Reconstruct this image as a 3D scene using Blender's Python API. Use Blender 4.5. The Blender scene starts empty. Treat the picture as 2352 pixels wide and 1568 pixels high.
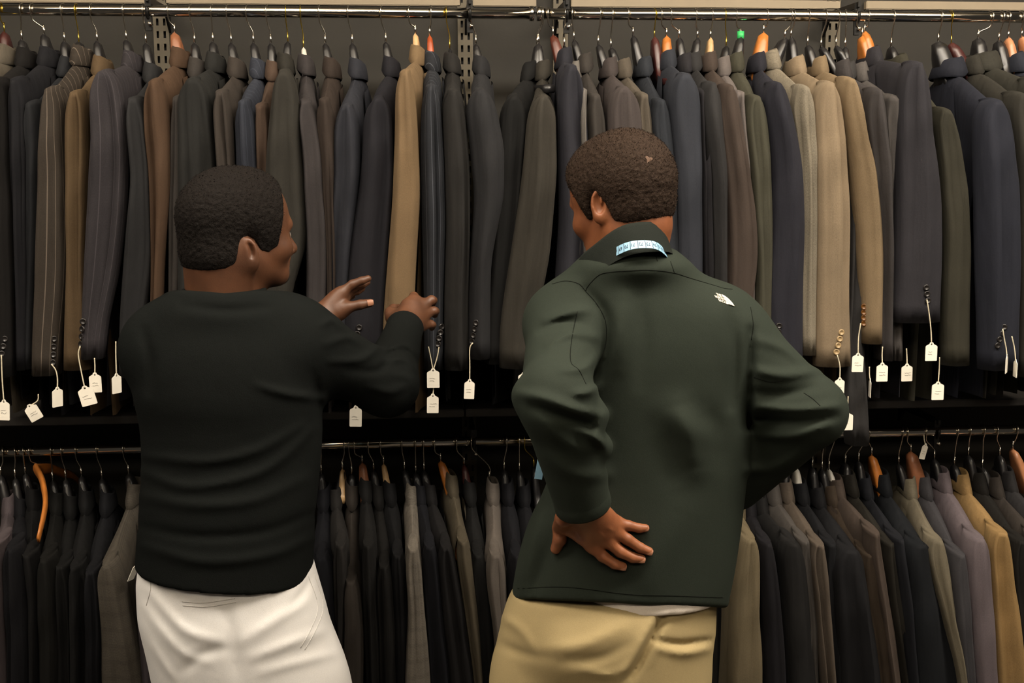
import bpy, bmesh, math, random
import numpy as np
from mathutils import Vector, Matrix
from mathutils.bvhtree import BVHTree

scene = bpy.context.scene
COL = scene.collection
PI = math.pi

# ------------------------------------------------------------------ camera
F_PX, W_PX, H_PX = 2613.0, 2352.0, 1568.0
CAM_H = 1.62
YAW, PITCH, ROLL = math.radians(4.53), math.atan((784 - 430) / F_PX), math.radians(-0.248)
FW = np.array([math.sin(YAW) * math.cos(PITCH), math.cos(YAW) * math.cos(PITCH), -math.sin(PITCH)])
_r = np.array([math.cos(YAW), -math.sin(YAW), 0.0])
_u = np.cross(_r, FW)
RT = _r * math.cos(ROLL) + _u * math.sin(ROLL)
UP = np.cross(RT, FW)
CAMP = np.array([0.0, 0.0, CAM_H])
cam_d = bpy.data.cameras.new('camera')
cam = bpy.data.objects.new('camera', cam_d)
COL.objects.link(cam)
cam_d.sensor_fit = 'HORIZONTAL'
cam_d.sensor_width = 36.0
cam_d.lens = 36.0 * F_PX / W_PX
cam_d.clip_start = 0.05
_m = Matrix.Identity(4)
for _i in range(3):
    _m[_i][0], _m[_i][1], _m[_i][2], _m[_i][3] = RT[_i], UP[_i], -FW[_i], CAMP[_i]
cam.matrix_world = _m
scene.camera = cam

# ------------------------------------------------------------------ world, exposure
scene.view_settings.view_transform = 'Standard'
scene.view_settings.look = 'None'
scene.view_settings.exposure = 0.0
scene.view_settings.gamma = 1.0
scene.view_settings.use_curve_mapping = False
world = bpy.data.worlds.new('store_ambient')
scene.world = world
world.use_nodes = True
world.node_tree.nodes['Background'].inputs[0].default_value = (1.0, 0.88, 0.72, 1)
world.node_tree.nodes['Background'].inputs[1].default_value = 0.03


def area_light(name, loc, sx, sy, power, tilt=0.0, color=(1.0, 0.90, 0.77)):
    d = bpy.data.lights.new(name, 'AREA')
    d.shape = 'RECTANGLE'
    d.size, d.size_y = sx, sy
    d.energy = power
    d.color = color
    o = bpy.data.objects.new(name, d)
    o.location = loc
    o.rotation_euler = (tilt, 0, 0)
    COL.objects.link(o)
    return o


# rows of ceiling lamps above the aisle (fixtures are built further down)
CEIL_Z = 3.3
LAMP_Z = 2.98
LAMPS = [(-1.55, 1.35, 2.7, 52, 0.6), (1.45, 1.35, 2.9, 110, 0.6), (0.2, -0.9, 4.4, 34, 2.2)]
for (lx, ly, ln, pw, upk) in LAMPS:
    area_light('aisle_lamp_light', (lx, ly, LAMP_Z - 0.04), ln, 0.36, pw)
    area_light('added_ceiling_uplight', (lx, ly, LAMP_Z + 0.045), ln, 0.3, pw * upk, PI)  # added uplight: brightens the ceiling so the chrome rails reflect it

ROD_Y, SLV_Y, SH_Y, WALL_Y = 2.75, 2.515, 2.54, 3.0
ROD_Z, LROD_Z = CAM_H + 0.40511, CAM_H - 0.62135


def P(px, py, Y):
    """world point seen at a pixel, at a given distance Y in front of the camera's wall"""
    d = FW + RT * ((px - 1176.0) / F_PX) - UP * ((py - 784.0) / F_PX)
    return CAMP + d * (Y / d[1])


def ray(px, py):
    d = FW + RT * ((px - 1176.0) / F_PX) - UP * ((py - 784.0) / F_PX)
    return Vector(CAMP), Vector(d).normalized()


# ------------------------------------------------------------------ helpers
def lin(c):
    c = c / 255.0
    return c / 12.92 if c <= 0.04045 else ((c + 0.055) / 1.055) ** 2.4


def rgb(c, g=1.0):
    return (min(lin(c[0]) * g, 0.9), min(lin(c[1]) * g, 0.9), min(lin(c[2]) * g, 0.9), 1.0)


def nodemat(name):
    m = bpy.data.materials.new(name)
    m.use_nodes = True
    nt = m.node_tree
    return m, nt, nt.nodes['Principled BSDF']


def simple(name, col, rough=0.6, metal=0.0, noise=0.12, scale=30.0, bump=0.0, bscale=300.0, gain=1.0, spec=0.5):
    m, nt, b = nodemat(name)
    N, L = nt.nodes, nt.links
    tc = N.new('ShaderNodeTexCoord')
    nz = N.new('ShaderNodeTexNoise'); nz.inputs['Scale'].default_value = scale; nz.inputs['Detail'].default_value = 4
    L.new(tc.outputs['Object'], nz.inputs['Vector'])
    mx = N.new('ShaderNodeMixRGB'); mx.blend_type = 'MULTIPLY'; mx.inputs[0].default_value = 1
    mx.inputs[1].default_value = rgb(col, gain)
    rp = N.new('ShaderNodeValToRGB')
    rp.color_ramp.elements[0].position, rp.color_ramp.elements[1].position = 0.3, 0.7
    rp.color_ramp.elements[0].color = (1 - noise,) * 3 + (1,)
    rp.color_ramp.elements[1].color = (1, 1, 1, 1)
    L.new(nz.outputs[0], rp.inputs[0]); L.new(rp.outputs[0], mx.inputs[2]); L.new(mx.outputs[0], b.inputs['Base Color'])
    b.inputs['Roughness'].default_value = rough
    b.inputs['Metallic'].default_value = metal
    b.inputs['Specular IOR Level'].default_value = spec
    if bump > 0:
        n2 = N.new('ShaderNodeTexNoise'); n2.inputs['Scale'].default_value = bscale; n2.inputs['Detail'].default_value = 3
        L.new(tc.outputs['Object'], n2.inputs['Vector'])
        bp = N.new('ShaderNodeBump'); bp.inputs['Strength'].default_value = bump; bp.inputs['Distance'].default_value = 0.002
        L.new(n2.outputs[0], bp.inputs['Height']); L.new(bp.outputs[0], b.inputs['Normal'])
    return m


def fabric(name, col, pat='', gain=1.0, sheen=0.25):
    """woven suiting; UVs are in metres, so stripes and checks have real sizes"""
    m, nt, b = nodemat(name)
    N, L = nt.nodes, nt.links
    uv = N.new('ShaderNodeUVMap')
    tc = N.new('ShaderNodeTexCoord')
    nz = N.new('ShaderNodeTexNoise'); nz.inputs['Scale'].default_value = 9; nz.inputs['Detail'].default_value = 6
    L.new(tc.outputs['Object'], nz.inputs['Vector'])
    rp = N.new('ShaderNodeValToRGB')
    rp.color_ramp.elements[0].position, rp.color_ramp.elements[1].position = 0.25, 0.75
    rp.color_ramp.elements[0].color = (0.82, 0.82, 0.82, 1)
    rp.color_ramp.elements[1].color = (1.1, 1.1, 1.1, 1)
    L.new(nz.outputs[0], rp.inputs[0])
    mx = N.new('ShaderNodeMixRGB'); mx.blend_type = 'MULTIPLY'; mx.inputs[0].default_value = 1
    mx.inputs[1].default_value = rgb(col, gain)
    L.new(rp.outputs[0], mx.inputs[2])
    out = mx.outputs[0]
    # fine thread mottling
    mp = N.new('ShaderNodeMapping'); mp.inputs['Scale'].default_value = (900, 260, 1)
    L.new(uv.outputs[0], mp.inputs[0])
    n2 = N.new('ShaderNodeTexNoise'); n2.inputs['Scale'].default_value = 1.0; n2.inputs['Detail'].default_value = 2
    L.new(mp.outputs[0], n2.inputs['Vector'])
    r2 = N.new('ShaderNodeValToRGB')
    k = 0.7 if pat in ('linen', 'check') else 0.88
    r2.color_ramp.elements[0].position, r2.color_ramp.elements[1].position = 0.3, 0.7
    r2.color_ramp.elements[0].color = (k, k, k, 1)
    r2.color_ramp.elements[1].color = (2 - k, 2 - k, 2 - k, 1)
    L.new(n2.outputs[0], r2.inputs[0])
    m2 = N.new('ShaderNodeMixRGB'); m2.blend_type = 'MULTIPLY'; m2.inputs[0].default_value = 1
    L.new(out, m2.inputs[1]); L.new(r2.outputs[0], m2.inputs[2])
    out = m2.outputs[0]

    def lines(axis, period, width, amount, colour, src):
        sp = N.new('ShaderNodeSeparateXYZ'); L.new(uv.outputs[0], sp.inputs[0])
        dv = N.new('ShaderNodeMath'); dv.operation = 'DIVIDE'; dv.inputs[1].default_value = period
        L.new(sp.outputs[axis], dv.inputs[0])
        fr = N.new('ShaderNodeMath'); fr.operation = 'FRACT'; L.new(dv.outputs[0], fr.inputs[0])
        lt = N.new('ShaderNodeMath'); lt.operation = 'LESS_THAN'; lt.inputs[1].default_value = width / period
        L.new(fr.outputs[0], lt.inputs[0])
        ml = N.new('ShaderNodeMath'); ml.operation = 'MULTIPLY'; ml.inputs[1].default_value = amount
        L.new(lt.outputs[0], ml.inputs[0])
        mm = N.new('ShaderNodeMixRGB'); mm.blend_type = 'MIX'
        mm.inputs[2].default_value = colour
        L.new(ml.outputs[0], mm.inputs[0]); L.new(src, mm.inputs[1])
        return mm.outputs[0]
    if pat == 'pin':
        out = lines(0, 0.021, 0.0017, 0.75, rgb([min(255, c * 1.75 + 22) for c in col], gain), out)
    elif pat == 'faintpin':
        out = lines(0, 0.017, 0.0014, 0.4, rgb([min(255, c * 1.5 + 18) for c in col], gain), out)
    elif pat == 'check':
        out = lines(0, 0.034, 0.009, 0.3, rgb([c * 0.72 for c in col], gain), out)
        out = lines(1, 0.036, 0.010, 0.3, rgb([c * 0.72 for c in col], gain), out)
        out = lines(1, 0.0036, 0.0016, 0.25, rgb([min(255, c * 1.25) for c in col], gain), out)
    L.new(out, b.inputs['Base Color'])
    b.inputs['Roughness'].default_value = 0.85
    b.inputs['Specular IOR Level'].default_value = 0.2
    b.inputs['Sheen Weight'].default_value = sheen * 0.35
    b.inputs['Sheen Roughness'].default_value = 0.5
    b.inputs['Sheen Tint'].default_value = rgb([min(255, c * 1.3 + 20) for c in col])
    bp = N.new('ShaderNodeBump'); bp.inputs['Strength'].default_value = 0.25; bp.inputs['Distance'].default_value = 0.001
    n3 = N.new('ShaderNodeTexNoise'); n3.inputs['Scale'].default_value = 35; n3.inputs['Detail'].default_value = 5
    L.new(tc.outputs['Object'], n3.inputs['Vector'])
    ad = N.new('ShaderNodeMath'); ad.operation = 'MULTIPLY_ADD'; ad.inputs[1].default_value = 3.0
    L.new(n3.outputs[0], ad.inputs[0]); L.new(n2.outputs[0], ad.inputs[2])
    L.new(ad.outputs[0], bp.inputs['Height'])
    # long hanging folds
    mf = N.new('ShaderNodeMapping'); mf.inputs['Scale'].default_value = (24, 24, 3.2)
    L.new(tc.outputs['Object'], mf.inputs[0])
    n4 = N.new('ShaderNodeTexNoise'); n4.inputs['Scale'].default_value = 1.0; n4.inputs['Detail'].default_value = 3
    L.new(mf.outputs[0], n4.inputs['Vector'])
    b2 = N.new('ShaderNodeBump'); b2.inputs['Strength'].default_value = 0.55; b2.inputs['Distance'].default_value = 0.012
    L.new(n4.outputs[0], b2.inputs['Height']); L.new(bp.outputs[0], b2.inputs['Normal'])
    L.new(b2.outputs[0], b.inputs['Normal'])
    return m


def mesh_obj(name, verts, faces, mat, parent=None, smooth=True, uvs=None):
    me = bpy.data.meshes.new(name)
    me.from_pydata([tuple(map(float, v)) for v in verts], [], faces)
    if uvs is not None:
        ul = me.uv_layers.new(name='UVMap')
        idx = np.zeros(len(me.loops), dtype=np.int32)
        me.loops.foreach_get('vertex_index', idx)
        ul.data.foreach_set('uv', np.asarray(uvs, dtype=np.float32)[idx].ravel())
    if smooth:
        me.polygons.foreach_set('use_smooth', [True] * len(me.polygons))
    me.update()
    if mat:
        me.materials.append(mat)
    o = bpy.data.objects.new(name, me)
    COL.objects.link(o)
    if parent:
        o.parent = parent
        o.matrix_parent_inverse = Matrix.Translation(-Vector(parent.location))
    return o


def empty(name, loc):
    o = bpy.data.objects.new(name, None)
    o.location = loc
    o.empty_display_size = 0.05
    COL.objects.link(o)
    return o


def tag(o, label=None, cat=None, group=None, kind=None):
    if label: o['label'] = label
    if cat: o['category'] = cat
    if group: o['group'] = group
    if kind: o['kind'] = kind
    return o


def fix_normals(o):
    bm = bmesh.new(); bm.from_mesh(o.data)
    bmesh.ops.recalc_face_normals(bm, faces=bm.faces)
    bm.to_mesh(o.data); bm.free()
    return o


def grid_faces(n, m, closed_m=False, off=0):
    """n rings of m points each"""
    fs = []
    for i in range(n - 1):
        for j in range(m if closed_m else m - 1):
            k = (j + 1) % m
            fs.append((off + i * m + j, off + i * m + k, off + (i + 1) * m + k, off + (i + 1) * m + j))
    return fs


def tube_data(pts, r, seg=8, cap=True):
    pts = [np.asarray(p, float) for p in pts]
    n = len(pts)
    rs = r if hasattr(r, '__len__') else [r] * n
    V = []
    prev = None
    for i, p in enumerate(pts):
        t = pts[min(i + 1, n - 1)] - pts[max(i - 1, 0)]
        t = t / (np.linalg.norm(t) + 1e-9)
        if prev is None:
            a = np.array([0, 0, 1.0]) if abs(t[2]) < 0.9 else np.array([1.0, 0, 0])
            e1 = np.cross(t, a); e1 /= np.linalg.norm(e1)
        else:
            e1 = prev - t * (prev @ t); e1 /= (np.linalg.norm(e1) + 1e-9)
        prev = e1
        e2 = np.cross(t, e1)
        for k in range(seg):
            an = 2 * PI * k / seg
            V.append(p + rs[i] * (math.cos(an) * e1 + math.sin(an) * e2))
    Fc = grid_faces(n, seg, True)
    if cap:
        Fc.append(tuple(range(seg - 1, -1, -1)))
        Fc.append(tuple((n - 1) * seg + k for k in range(seg)))
    return V, Fc


def merge(*parts):
    V, Fc = [], []
    for v, f in parts:
        o = len(V)
        V += list(v)
        Fc += [tuple(i + o for i in q) for q in f]
    return V, Fc


def box_data(x0, x1, y0, y1, z0, z1, b=0.0):
    if b <= 0:
        V = [(x, y, z) for x in (x0, x1) for y in (y0, y1) for z in (z0, z1)]
        Fc = [(0, 1, 3, 2), (4, 6, 7, 5), (0, 4, 5, 1), (2, 3, 7, 6), (0, 2, 6, 4), (1, 5, 7, 3)]
        return V, Fc
    bm = bmesh.new()
    bmesh.ops.create_cube(bm, size=1)
    for v in bm.verts:
        v.co = ((x0 + x1) / 2 + v.co.x * (x1 - x0), (y0 + y1) / 2 + v.co.y * (y1 - y0), (z0 + z1) / 2 + v.co.z * (z1 - z0))
    bmesh.ops.bevel(bm, geom=bm.edges[:], offset=b, segments=2, affect='EDGES')
    bm.verts.index_update()
    V = [tuple(v.co) for v in bm.verts]
    Fc = [tuple(v.index for v in f.verts) for f in bm.faces]
    bm.free()
    return V, Fc


def smooth_poly(pts, n):
    """Catmull-Rom through points"""
    pts = [np.asarray(p, float) for p in pts]
    q = [2 * pts[0] - pts[1]] + pts + [2 * pts[-1] - pts[-2]]
    out = []
    m = len(pts) - 1
    for i in range(n):
        s = i / (n - 1) * m
        k = min(int(s), m - 1); t = s - k
        a, b, c, d = q[k], q[k + 1], q[k + 2], q[k + 3]
        out.append(0.5 * ((2 * b) + (-a + c) * t + (2 * a - 5 * b + 4 * c - d) * t * t + (-a + 3 * b - 3 * c + d) * t ** 3))
    return out

# ================================================================== the setting
M_WALL = simple('painted_wall_panel', (37, 34, 28), 0.75, noise=0.18, scale=6, bump=0.1, bscale=120)
M_FLOOR = simple('store_floor_carpet', (62, 56, 50), 0.95, noise=0.35, scale=60, bump=0.5, bscale=500)
M_CEIL = simple('ceiling_paint', (205, 196, 178), 0.9, noise=0.06)
M_SHELF = simple('shelf_laminate_beige', (150, 137, 116), 0.6, noise=0.1, scale=14)
M_DARKSHELF = simple('shelf_laminate_dark', (34, 30, 27), 0.6, noise=0.2, scale=18)
M_BLACKMETAL = simple('bracket_black_metal', (26, 25, 24), 0.45, metal=0.4, noise=0.1)
M_STANDARD = simple('upright_grey_steel', (92, 86, 74), 0.5, metal=0.6, noise=0.15)
M_CHROME = simple('chrome_rail', (232, 226, 216), 0.10, metal=1.0, noise=0.05, scale=8)


def structure(name, data, mat, smooth=False):
    o = mesh_obj(name, data[0], data[1], mat, smooth=smooth)
    o['kind'] = 'structure'
    return o


structure('floor', box_data(-3.2, 3.6, -2.6, WALL_Y, -0.06, 0.0), M_FLOOR)
structure('ceiling', box_data(-3.2, 3.6, -2.6, WALL_Y + 0.1, CEIL_Z, CEIL_Z + 0.06), M_CEIL)
structure('wall_back', box_data(-3.2, 3.6, WALL_Y, WALL_Y + 0.1, 0.0, CEIL_Z), M_WALL)
structure('baseboard_back', box_data(-3.2, 3.6, WALL_Y - 0.015, WALL_Y, 0.0, 0.1, 0.004), M_DARKSHELF)

# lamps on the ceiling (long diffuser in a white tray)
M_TRAY = simple('lamp_tray_white', (220, 216, 206), 0.5, noise=0.03)
M_DIFF, _nt, _b = nodemat('lamp_diffuser')
_b.inputs['Base Color'].default_value = (0.9, 0.86, 0.78, 1)
_b.inputs['Emission Color'].default_value = (1.0, 0.83, 0.62, 1)
_b.inputs['Emission Strength'].default_value = 4.0
for _i, (lx, ly, ln, pw, upk) in enumerate(LAMPS):
    root = empty('hanging_lamp', (lx, ly, CEIL_Z))
    tag(root, ['long hanging lamp in front of the rack, left of centre', 'long hanging lamp in front of the rack, right of centre',
               'long hanging lamp behind the camera'][_i], 'lamp')
    mesh_obj('tray', *box_data(lx - ln / 2 - 0.03, lx + ln / 2 + 0.03, ly - 0.21, ly + 0.21, LAMP_Z, LAMP_Z + 0.03, 0.004), M_TRAY, root, False)
    mesh_obj('diffuser', *box_data(lx - ln / 2, lx + ln / 2, ly - 0.18, ly + 0.18, LAMP_Z - 0.03, LAMP_Z - 0.001, 0.006), M_DIFF, root, False)
    for sx in (-0.4, 0.4):
        mesh_obj('suspension_wire', *tube_data([(lx + sx * ln, ly, LAMP_Z + 0.03), (lx + sx * ln, ly, CEIL_Z)], 0.0015, 6), M_BLACKMETAL, root)


# slotted wall uprights
def upright(px, label, z0=0.15):
    X = P(px, 100, WALL_Y - 0.02)[0]
    w, d = 0.0175, 0.018
    zt = 2.25
    root = empty('slotted_upright', (X, WALL_Y, z0))
    tag(root, label, 'upright', 'slotted uprights on the back wall')
    yf = WALL_Y - d
    # front face with two columns of slots left open
    xs = [-w, -0.0115, -0.0055, 0.0055, 0.0115, w]
    pitch, slot = 0.0305, 0.017
    V, Fc = [], []
    nz = int((zt - z0) / pitch)
    rows = []
    for k in range(nz):
        rows += [z0 + k * pitch, z0 + k * pitch + (pitch - slot)]
    rows.append(z0 + nz * pitch)
    for z in rows:
        for x in xs:
            V.append((X + x, yf, z))
    for r in range(len(rows) - 1):
        for c in range(5):
            if r % 2 == 1 and c in (1, 3):
                continue
            a = r * 6 + c
            Fc.append((a, a + 1, a + 7, a + 6))
    side = merge(box_data(X - w - 0.0016, X - w, yf, WALL_Y, z0, rows[-1]), box_data(X + w, X + w + 0.0016, yf, WALL_Y, z0, rows[-1]))
    o = mesh_obj('channel', *merge((V, Fc), side), M_STANDARD, root, False)
    mesh_obj('slot_backing', *box_data(X - w + .001, X + w - .001, WALL_Y - 0.004, WALL_Y - 0.001, z0, rows[-1]), M_BLACKMETAL, root, False)
    return X


UPX = [upright(371, 'grey slotted wall upright left of the brown jacket'),
       upright(1069, 'grey slotted wall upright left of the last charcoal jacket'),
       upright(1288, 'grey slotted wall upright behind the two rail ends'),
       upright(1913, 'grey slotted wall upright behind the tan jackets')]

# beige rail strips along the wall above the hangers, with black strips standing in for the shadow under them
YS = WALL_Y - 0.02
zsh = P(1176, 15, YS)[2]
_xs = [P(v, 10, YS)[0] for v in (-330, 345, 380, 1058, 1086, 1232, 1312, 1932, 1990, 2700)]
_sl = {0: 'beige wall strip above the left end of the upper rail', 2: 'long beige wall strip between the two left brackets',
       4: 'short beige wall strip left of the rail gap', 6: 'long beige wall strip above the right rail', 8: 'beige wall strip at the far right end'}
for i in _sl:
    o = mesh_obj('beige_strip', *box_data(_xs[i], _xs[i + 1], YS, WALL_Y - 0.001, zsh, zsh + 0.022, 0.002), M_SHELF, None, False)
    tag(o, _sl[i], 'trim strip', 'beige strips on the back wall')
    mesh_obj('shadow_gap_strip', *box_data(_xs[i], _xs[i + 1], YS + 0.006, WALL_Y - 0.001, zsh - 0.012, zsh - 0.0003), M_BLACKMETAL, o, False)

# dark shelf under the upper jackets
zm = P(1100, 957, 2.68)[2]
_mx = [P(-330, 960, 2.68)[0], P(360, 960, 2.68)[0], P(1068, 960, 2.68)[0], P(1290, 960, 2.68)[0], P(1913, 960, 2.68)[0], P(2700, 960, 2.68)[0]]
_ml = ['dark shelf board under the upper jackets at far left', 'dark shelf board behind the man in black',
       'dark shelf board between the two men', 'dark shelf board behind the man in green', 'dark shelf board under the upper jackets at far right']
for i in range(5):
    o = mesh_obj('dark_shelf_board', *box_data(_mx[i] + 0.002, _mx[i + 1] - 0.002, 2.68, WALL_Y - 0.004, zm, zm + 0.019, 0.002), M_DARKSHELF, None, False)
    tag(o, _ml[i], 'shelf', 'dark shelf boards between the two rails')

# chrome rails
ROD_R = 0.0128


def rail(x0, x1, z, label):
    V, Fc = [], []
    root = empty('clothes_rail', ((x0 + x1) / 2, ROD_Y, z))
    tag(root, label, 'rail', 'chrome clothes rails')
    mesh_obj('tube', *tube_data([(x0, ROD_Y, z), ((x0 + x1) / 2, ROD_Y, z), (x1, ROD_Y, z)], ROD_R, 24), M_CHROME, root)
    for x, s in ((x0, 1), (x1, -1)):
        mesh_obj('end_cap', *tube_data([(x - 0.004 * s, ROD_Y, z), (x + 0.006 * s, ROD_Y, z)], ROD_R * 1.35, 20), M_CHROME, root)


XGAP0, XGAP1 = P(1222, 32, ROD_Y)[0], P(1237, 32, ROD_Y)[0]
XL, XR = P(-330, 22, ROD_Y)[0], P(2700, 42, ROD_Y)[0]
rail(XL, XGAP0, ROD_Z, 'upper chrome rail on the left, carrying the pinstriped jackets')
rail(XGAP1, XR, ROD_Z, 'upper chrome rail on the right, carrying the tan jackets')
XG2 = P(1250, 1012, ROD_Y)[0]
rail(XL, XG2 - 0.008, LROD_Z, 'lower chrome rail on the left, behind the man in black')
rail(XG2 + 0.008, XR, LROD_Z, 'lower chrome rail on the right, behind the man in green')


def bracket(X, label, z, zs):
    """arm from the upright up to the shelf, with a cradle around the rail"""
    root = empty('shelf_bracket', (X, WALL_Y, z))
    tag(root, label, 'bracket', 'black shelf brackets')
    pr = [(WALL_Y - 0.019, z + 0.040), (2.735, z + 0.032), (2.735, z + 0.020), (WALL_Y - 0.06, z + 0.016), (WALL_Y - 0.019, z - 0.02)]
    n = len(pr)
    V = [(X + s * 0.003, y, zz) for s in (-1, 1) for (y, zz) in pr]
    Fc = [tuple(range(n)), tuple(range(2 * n - 1, n - 1, -1))] + [(i, (i + 1) % n, n + (i + 1) % n, n + i) for i in range(n)]
    fix_normals(mesh_obj('arm', V, Fc, M_BLACKMETAL, root, False))
    pts = [(X, ROD_Y + (ROD_R + 0.004) * math.cos(a), z + (ROD_R + 0.004) * math.sin(a)) for a in np.linspace(-0.2, -PI - 0.5, 12)]
    mesh_obj('rail_cradle', *tube_data(pts, 0.0036, 8), M_BLACKMETAL, root)
    mesh_obj('screw', *tube_data([(X + 0.004, ROD_Y + 0.01, z - 0.03), (X + 0.004, ROD_Y - 0.012, z - 0.03)], 0.0042, 10), M_CHROME, root)
    mesh_obj('drop_plate', *box_data(X - 0.007, X + 0.007, ROD_Y - 0.004, ROD_Y + 0.004, z - 0.045, z + 0.03, 0.001), M_BLACKMETAL, root, False)


for px, lb in ((341, 'black bracket left of the brown jacket'), (1079, 'black bracket by the last charcoal jacket'),
               (1301, 'black bracket just right of the rail gap'), (1968, 'black bracket behind the tan wooden hanger')):
    bracket(P(px, 40, ROD_Y)[0], lb + ', upper rail', ROD_Z, zsh)
for px, lb in ((1089, 'black bracket between the two men'), (2150, 'black bracket behind the mauve jacket')):
    bracket(P(px, 1010, ROD_Y)[0], lb + ', lower rail', LROD_Z, zm)

# ================================================================== hangers and jackets
M_PLASTIC = simple('hanger_black_plastic', (30, 29, 30), 0.32, noise=0.1)
M_WHITEPL = simple('hanger_white_plastic', (200, 196, 186), 0.4, noise=0.05)
M_STEEL = simple('hook_steel', (205, 200, 190), 0.22, metal=1.0, noise=0.05)
M_GOLD = simple('hook_brass_wire', (196, 170, 78), 0.3, metal=1.0, noise=0.1)
M_GREEN = simple('green_size_clip', (52, 180, 96), 0.5, noise=0.05)
WOODS = {k: simple('hanger_wood_' + k, c, 0.35, noise=0.35, scale=45) for k, c in
         dict(rust=(150, 96, 66), orange=(190, 116, 50), pale=(205, 168, 120), red=(168, 74, 34), darkred=(92, 44, 32),
              maroon=(70, 34, 32), salmon=(200, 138, 98)).items()}
HMAT = {'bk': M_PLASTIC, 'wh': M_WHITEPL}
HMAT.update(WOODS)
HNAME = {'bk': 'black plastic hanger', 'wh': 'white plastic hanger', 'rust': 'brown wooden hanger', 'orange': 'orange wooden hanger',
         'pale': 'pale wooden hanger', 'red': 'red wooden hanger', 'darkred': 'dark red wooden hanger', 'maroon': 'maroon wooden hanger',
         'salmon': 'light wooden hanger'}
M_BUTTON = simple('horn_button_dark', (34, 31, 30), 0.3, noise=0.2)
M_BUTTON_TAN = simple('horn_button_tan', (160, 136, 100), 0.3, noise=0.2)
M_BUTTON_BRN = simple('horn_button_brown', (104, 66, 26), 0.3, noise=0.2)
M_LINING = simple('jacket_lining_black', (24, 23, 24), 0.45, noise=0.1)


def hook_path(hx, hz, stem, ax, flip=1):
    """wire over the rail and down to the hanger; ax is the hanger's direction (towards the room)"""
    c = np.array([hx, ROD_Y, hz])
    R = ROD_R + 0.0022
    pts = []
    for a in np.linspace(200, -40, 13):
        a = math.radians(a)
        pts.append(c + ax * (R * math.cos(a) * flip) + np.array([0, 0, R * math.sin(a)]))
    top = c + np.array([0, 0, -0.034])
    st = np.asarray(stem, float)
    k = min(0.032, 0.6 * (top[2] - st[2]))
    bend = np.array([st[0], st[1], st[2] + max(0.012, k)])
    pts2 = smooth_poly([pts[-1], c + ax * (0.006 * flip) + np.array([0.15 * (st[0] - hx), 0, -0.024]), bend, st], 12)
    return pts + pts2[1:]


def hanger(desc, typ, hx_px, wire_px, neck, ax, tipz, wkind='steel', clip=None, rail='upper', arms=True, flip=1, hz=None, fat=1.0, label=None):
    hz = ROD_Z if rail == 'upper' else LROD_Z
    hook_x = P(hx_px, 30 if rail == 'upper' else 1010, ROD_Y)[0]
    st = P(wire_px[0], wire_px[1], ROD_Y)
    root = empty('coat_hanger', (hook_x, ROD_Y, hz))
    tag(root, label or (HNAME[typ] + ' holding ' + desc), 'hanger', 'hangers on the %s rails' % rail)
    mw = M_GOLD if wkind == 'gold' else M_STEEL
    mesh_obj('hook', *tube_data(hook_path(hook_x, hz, st, ax, flip), 0.0017 if wkind != 'gold' else 0.0013, 8), mw, root)
    st2 = st.copy()
    # ferrule: the straight bright stem above the shoulder piece
    mesh_obj('stem', *tube_data([st + np.array([0, 0, 0.020]), st - np.array([0, 0, 0.004])], 0.0023 if wkind != 'gold' else 0.0016, 8), mw, root)
    if clip:
        mesh_obj('size_clip', *tube_data([st + np.array([0, 0, 0.010]), st + np.array([0, 0, 0.012]), st - np.array([0, 0, 0.004]), st - np.array([0, 0, 0.006])],
                                         [0.006, 0.0085, 0.0085, 0.006], 12), M_GREEN, root)
    # neck piece + shoulders as one lofted yoke
    perp = np.array([-ax[1], ax[0], 0.0])
    neck = np.asarray(neck, float)
    V, rings = [], 0
    us = np.concatenate([np.linspace(-0.185, -0.05, 6), np.linspace(-0.034, 0.034, 9), np.linspace(0.05, 0.185, 6)]) if arms else np.linspace(-0.04, 0.04, 11)
    seg = 12
    top_z = st[2]
    for u in us:
        a = abs(u)
        # upper contour: bell over the neck, then sloping shoulders
        bell = math.exp(-(a / 0.025) ** 4)
        arm_z = neck[2] - 0.058 - max(0.0, a - 0.03) * max(0.012, neck[2] - 0.058 - tipz) / 0.155
        zt = arm_z + (top_z - arm_z) * bell
        zb = arm_z - 0.020
        th = (0.0118 + 0.016 * max(0.0, a - 0.05)) * (1 + (fat - 1) * math.exp(-(a / 0.045) ** 2))
        zc, zh = (zt + zb) / 2, (zt - zb) / 2
        base = neck + ax * u
        lean = (st - neck) * np.array([1, 1, 0])
        for k in range(seg):
            an = 2 * PI * k / seg
            zz = zc + zh * math.sin(an)
            f = np.clip((zz - arm_z) / max(0.01, top_z - arm_z), 0, 1)
            w = th * (1 - 0.22 * f)
            V.append(base + lean * f + perp * (w * np.sign(math.cos(an)) * abs(math.cos(an)) ** 0.4) + np.array([0, 0, zz - neck[2]]))
        rings += 1
    Fc = grid_faces(rings, seg, True) + [tuple(range(seg - 1, -1, -1)), tuple((rings - 1) * seg + k for k in range(seg))]
    fix_normals(mesh_obj('yoke', V, Fc, HMAT[typ], root))
    return root


def interp_rows(rows, y):
    ys = [r[0] for r in rows]
    return np.interp(y, ys, [r[1] for r in rows]), np.interp(y, ys, [r[2] for r in rows])


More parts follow.
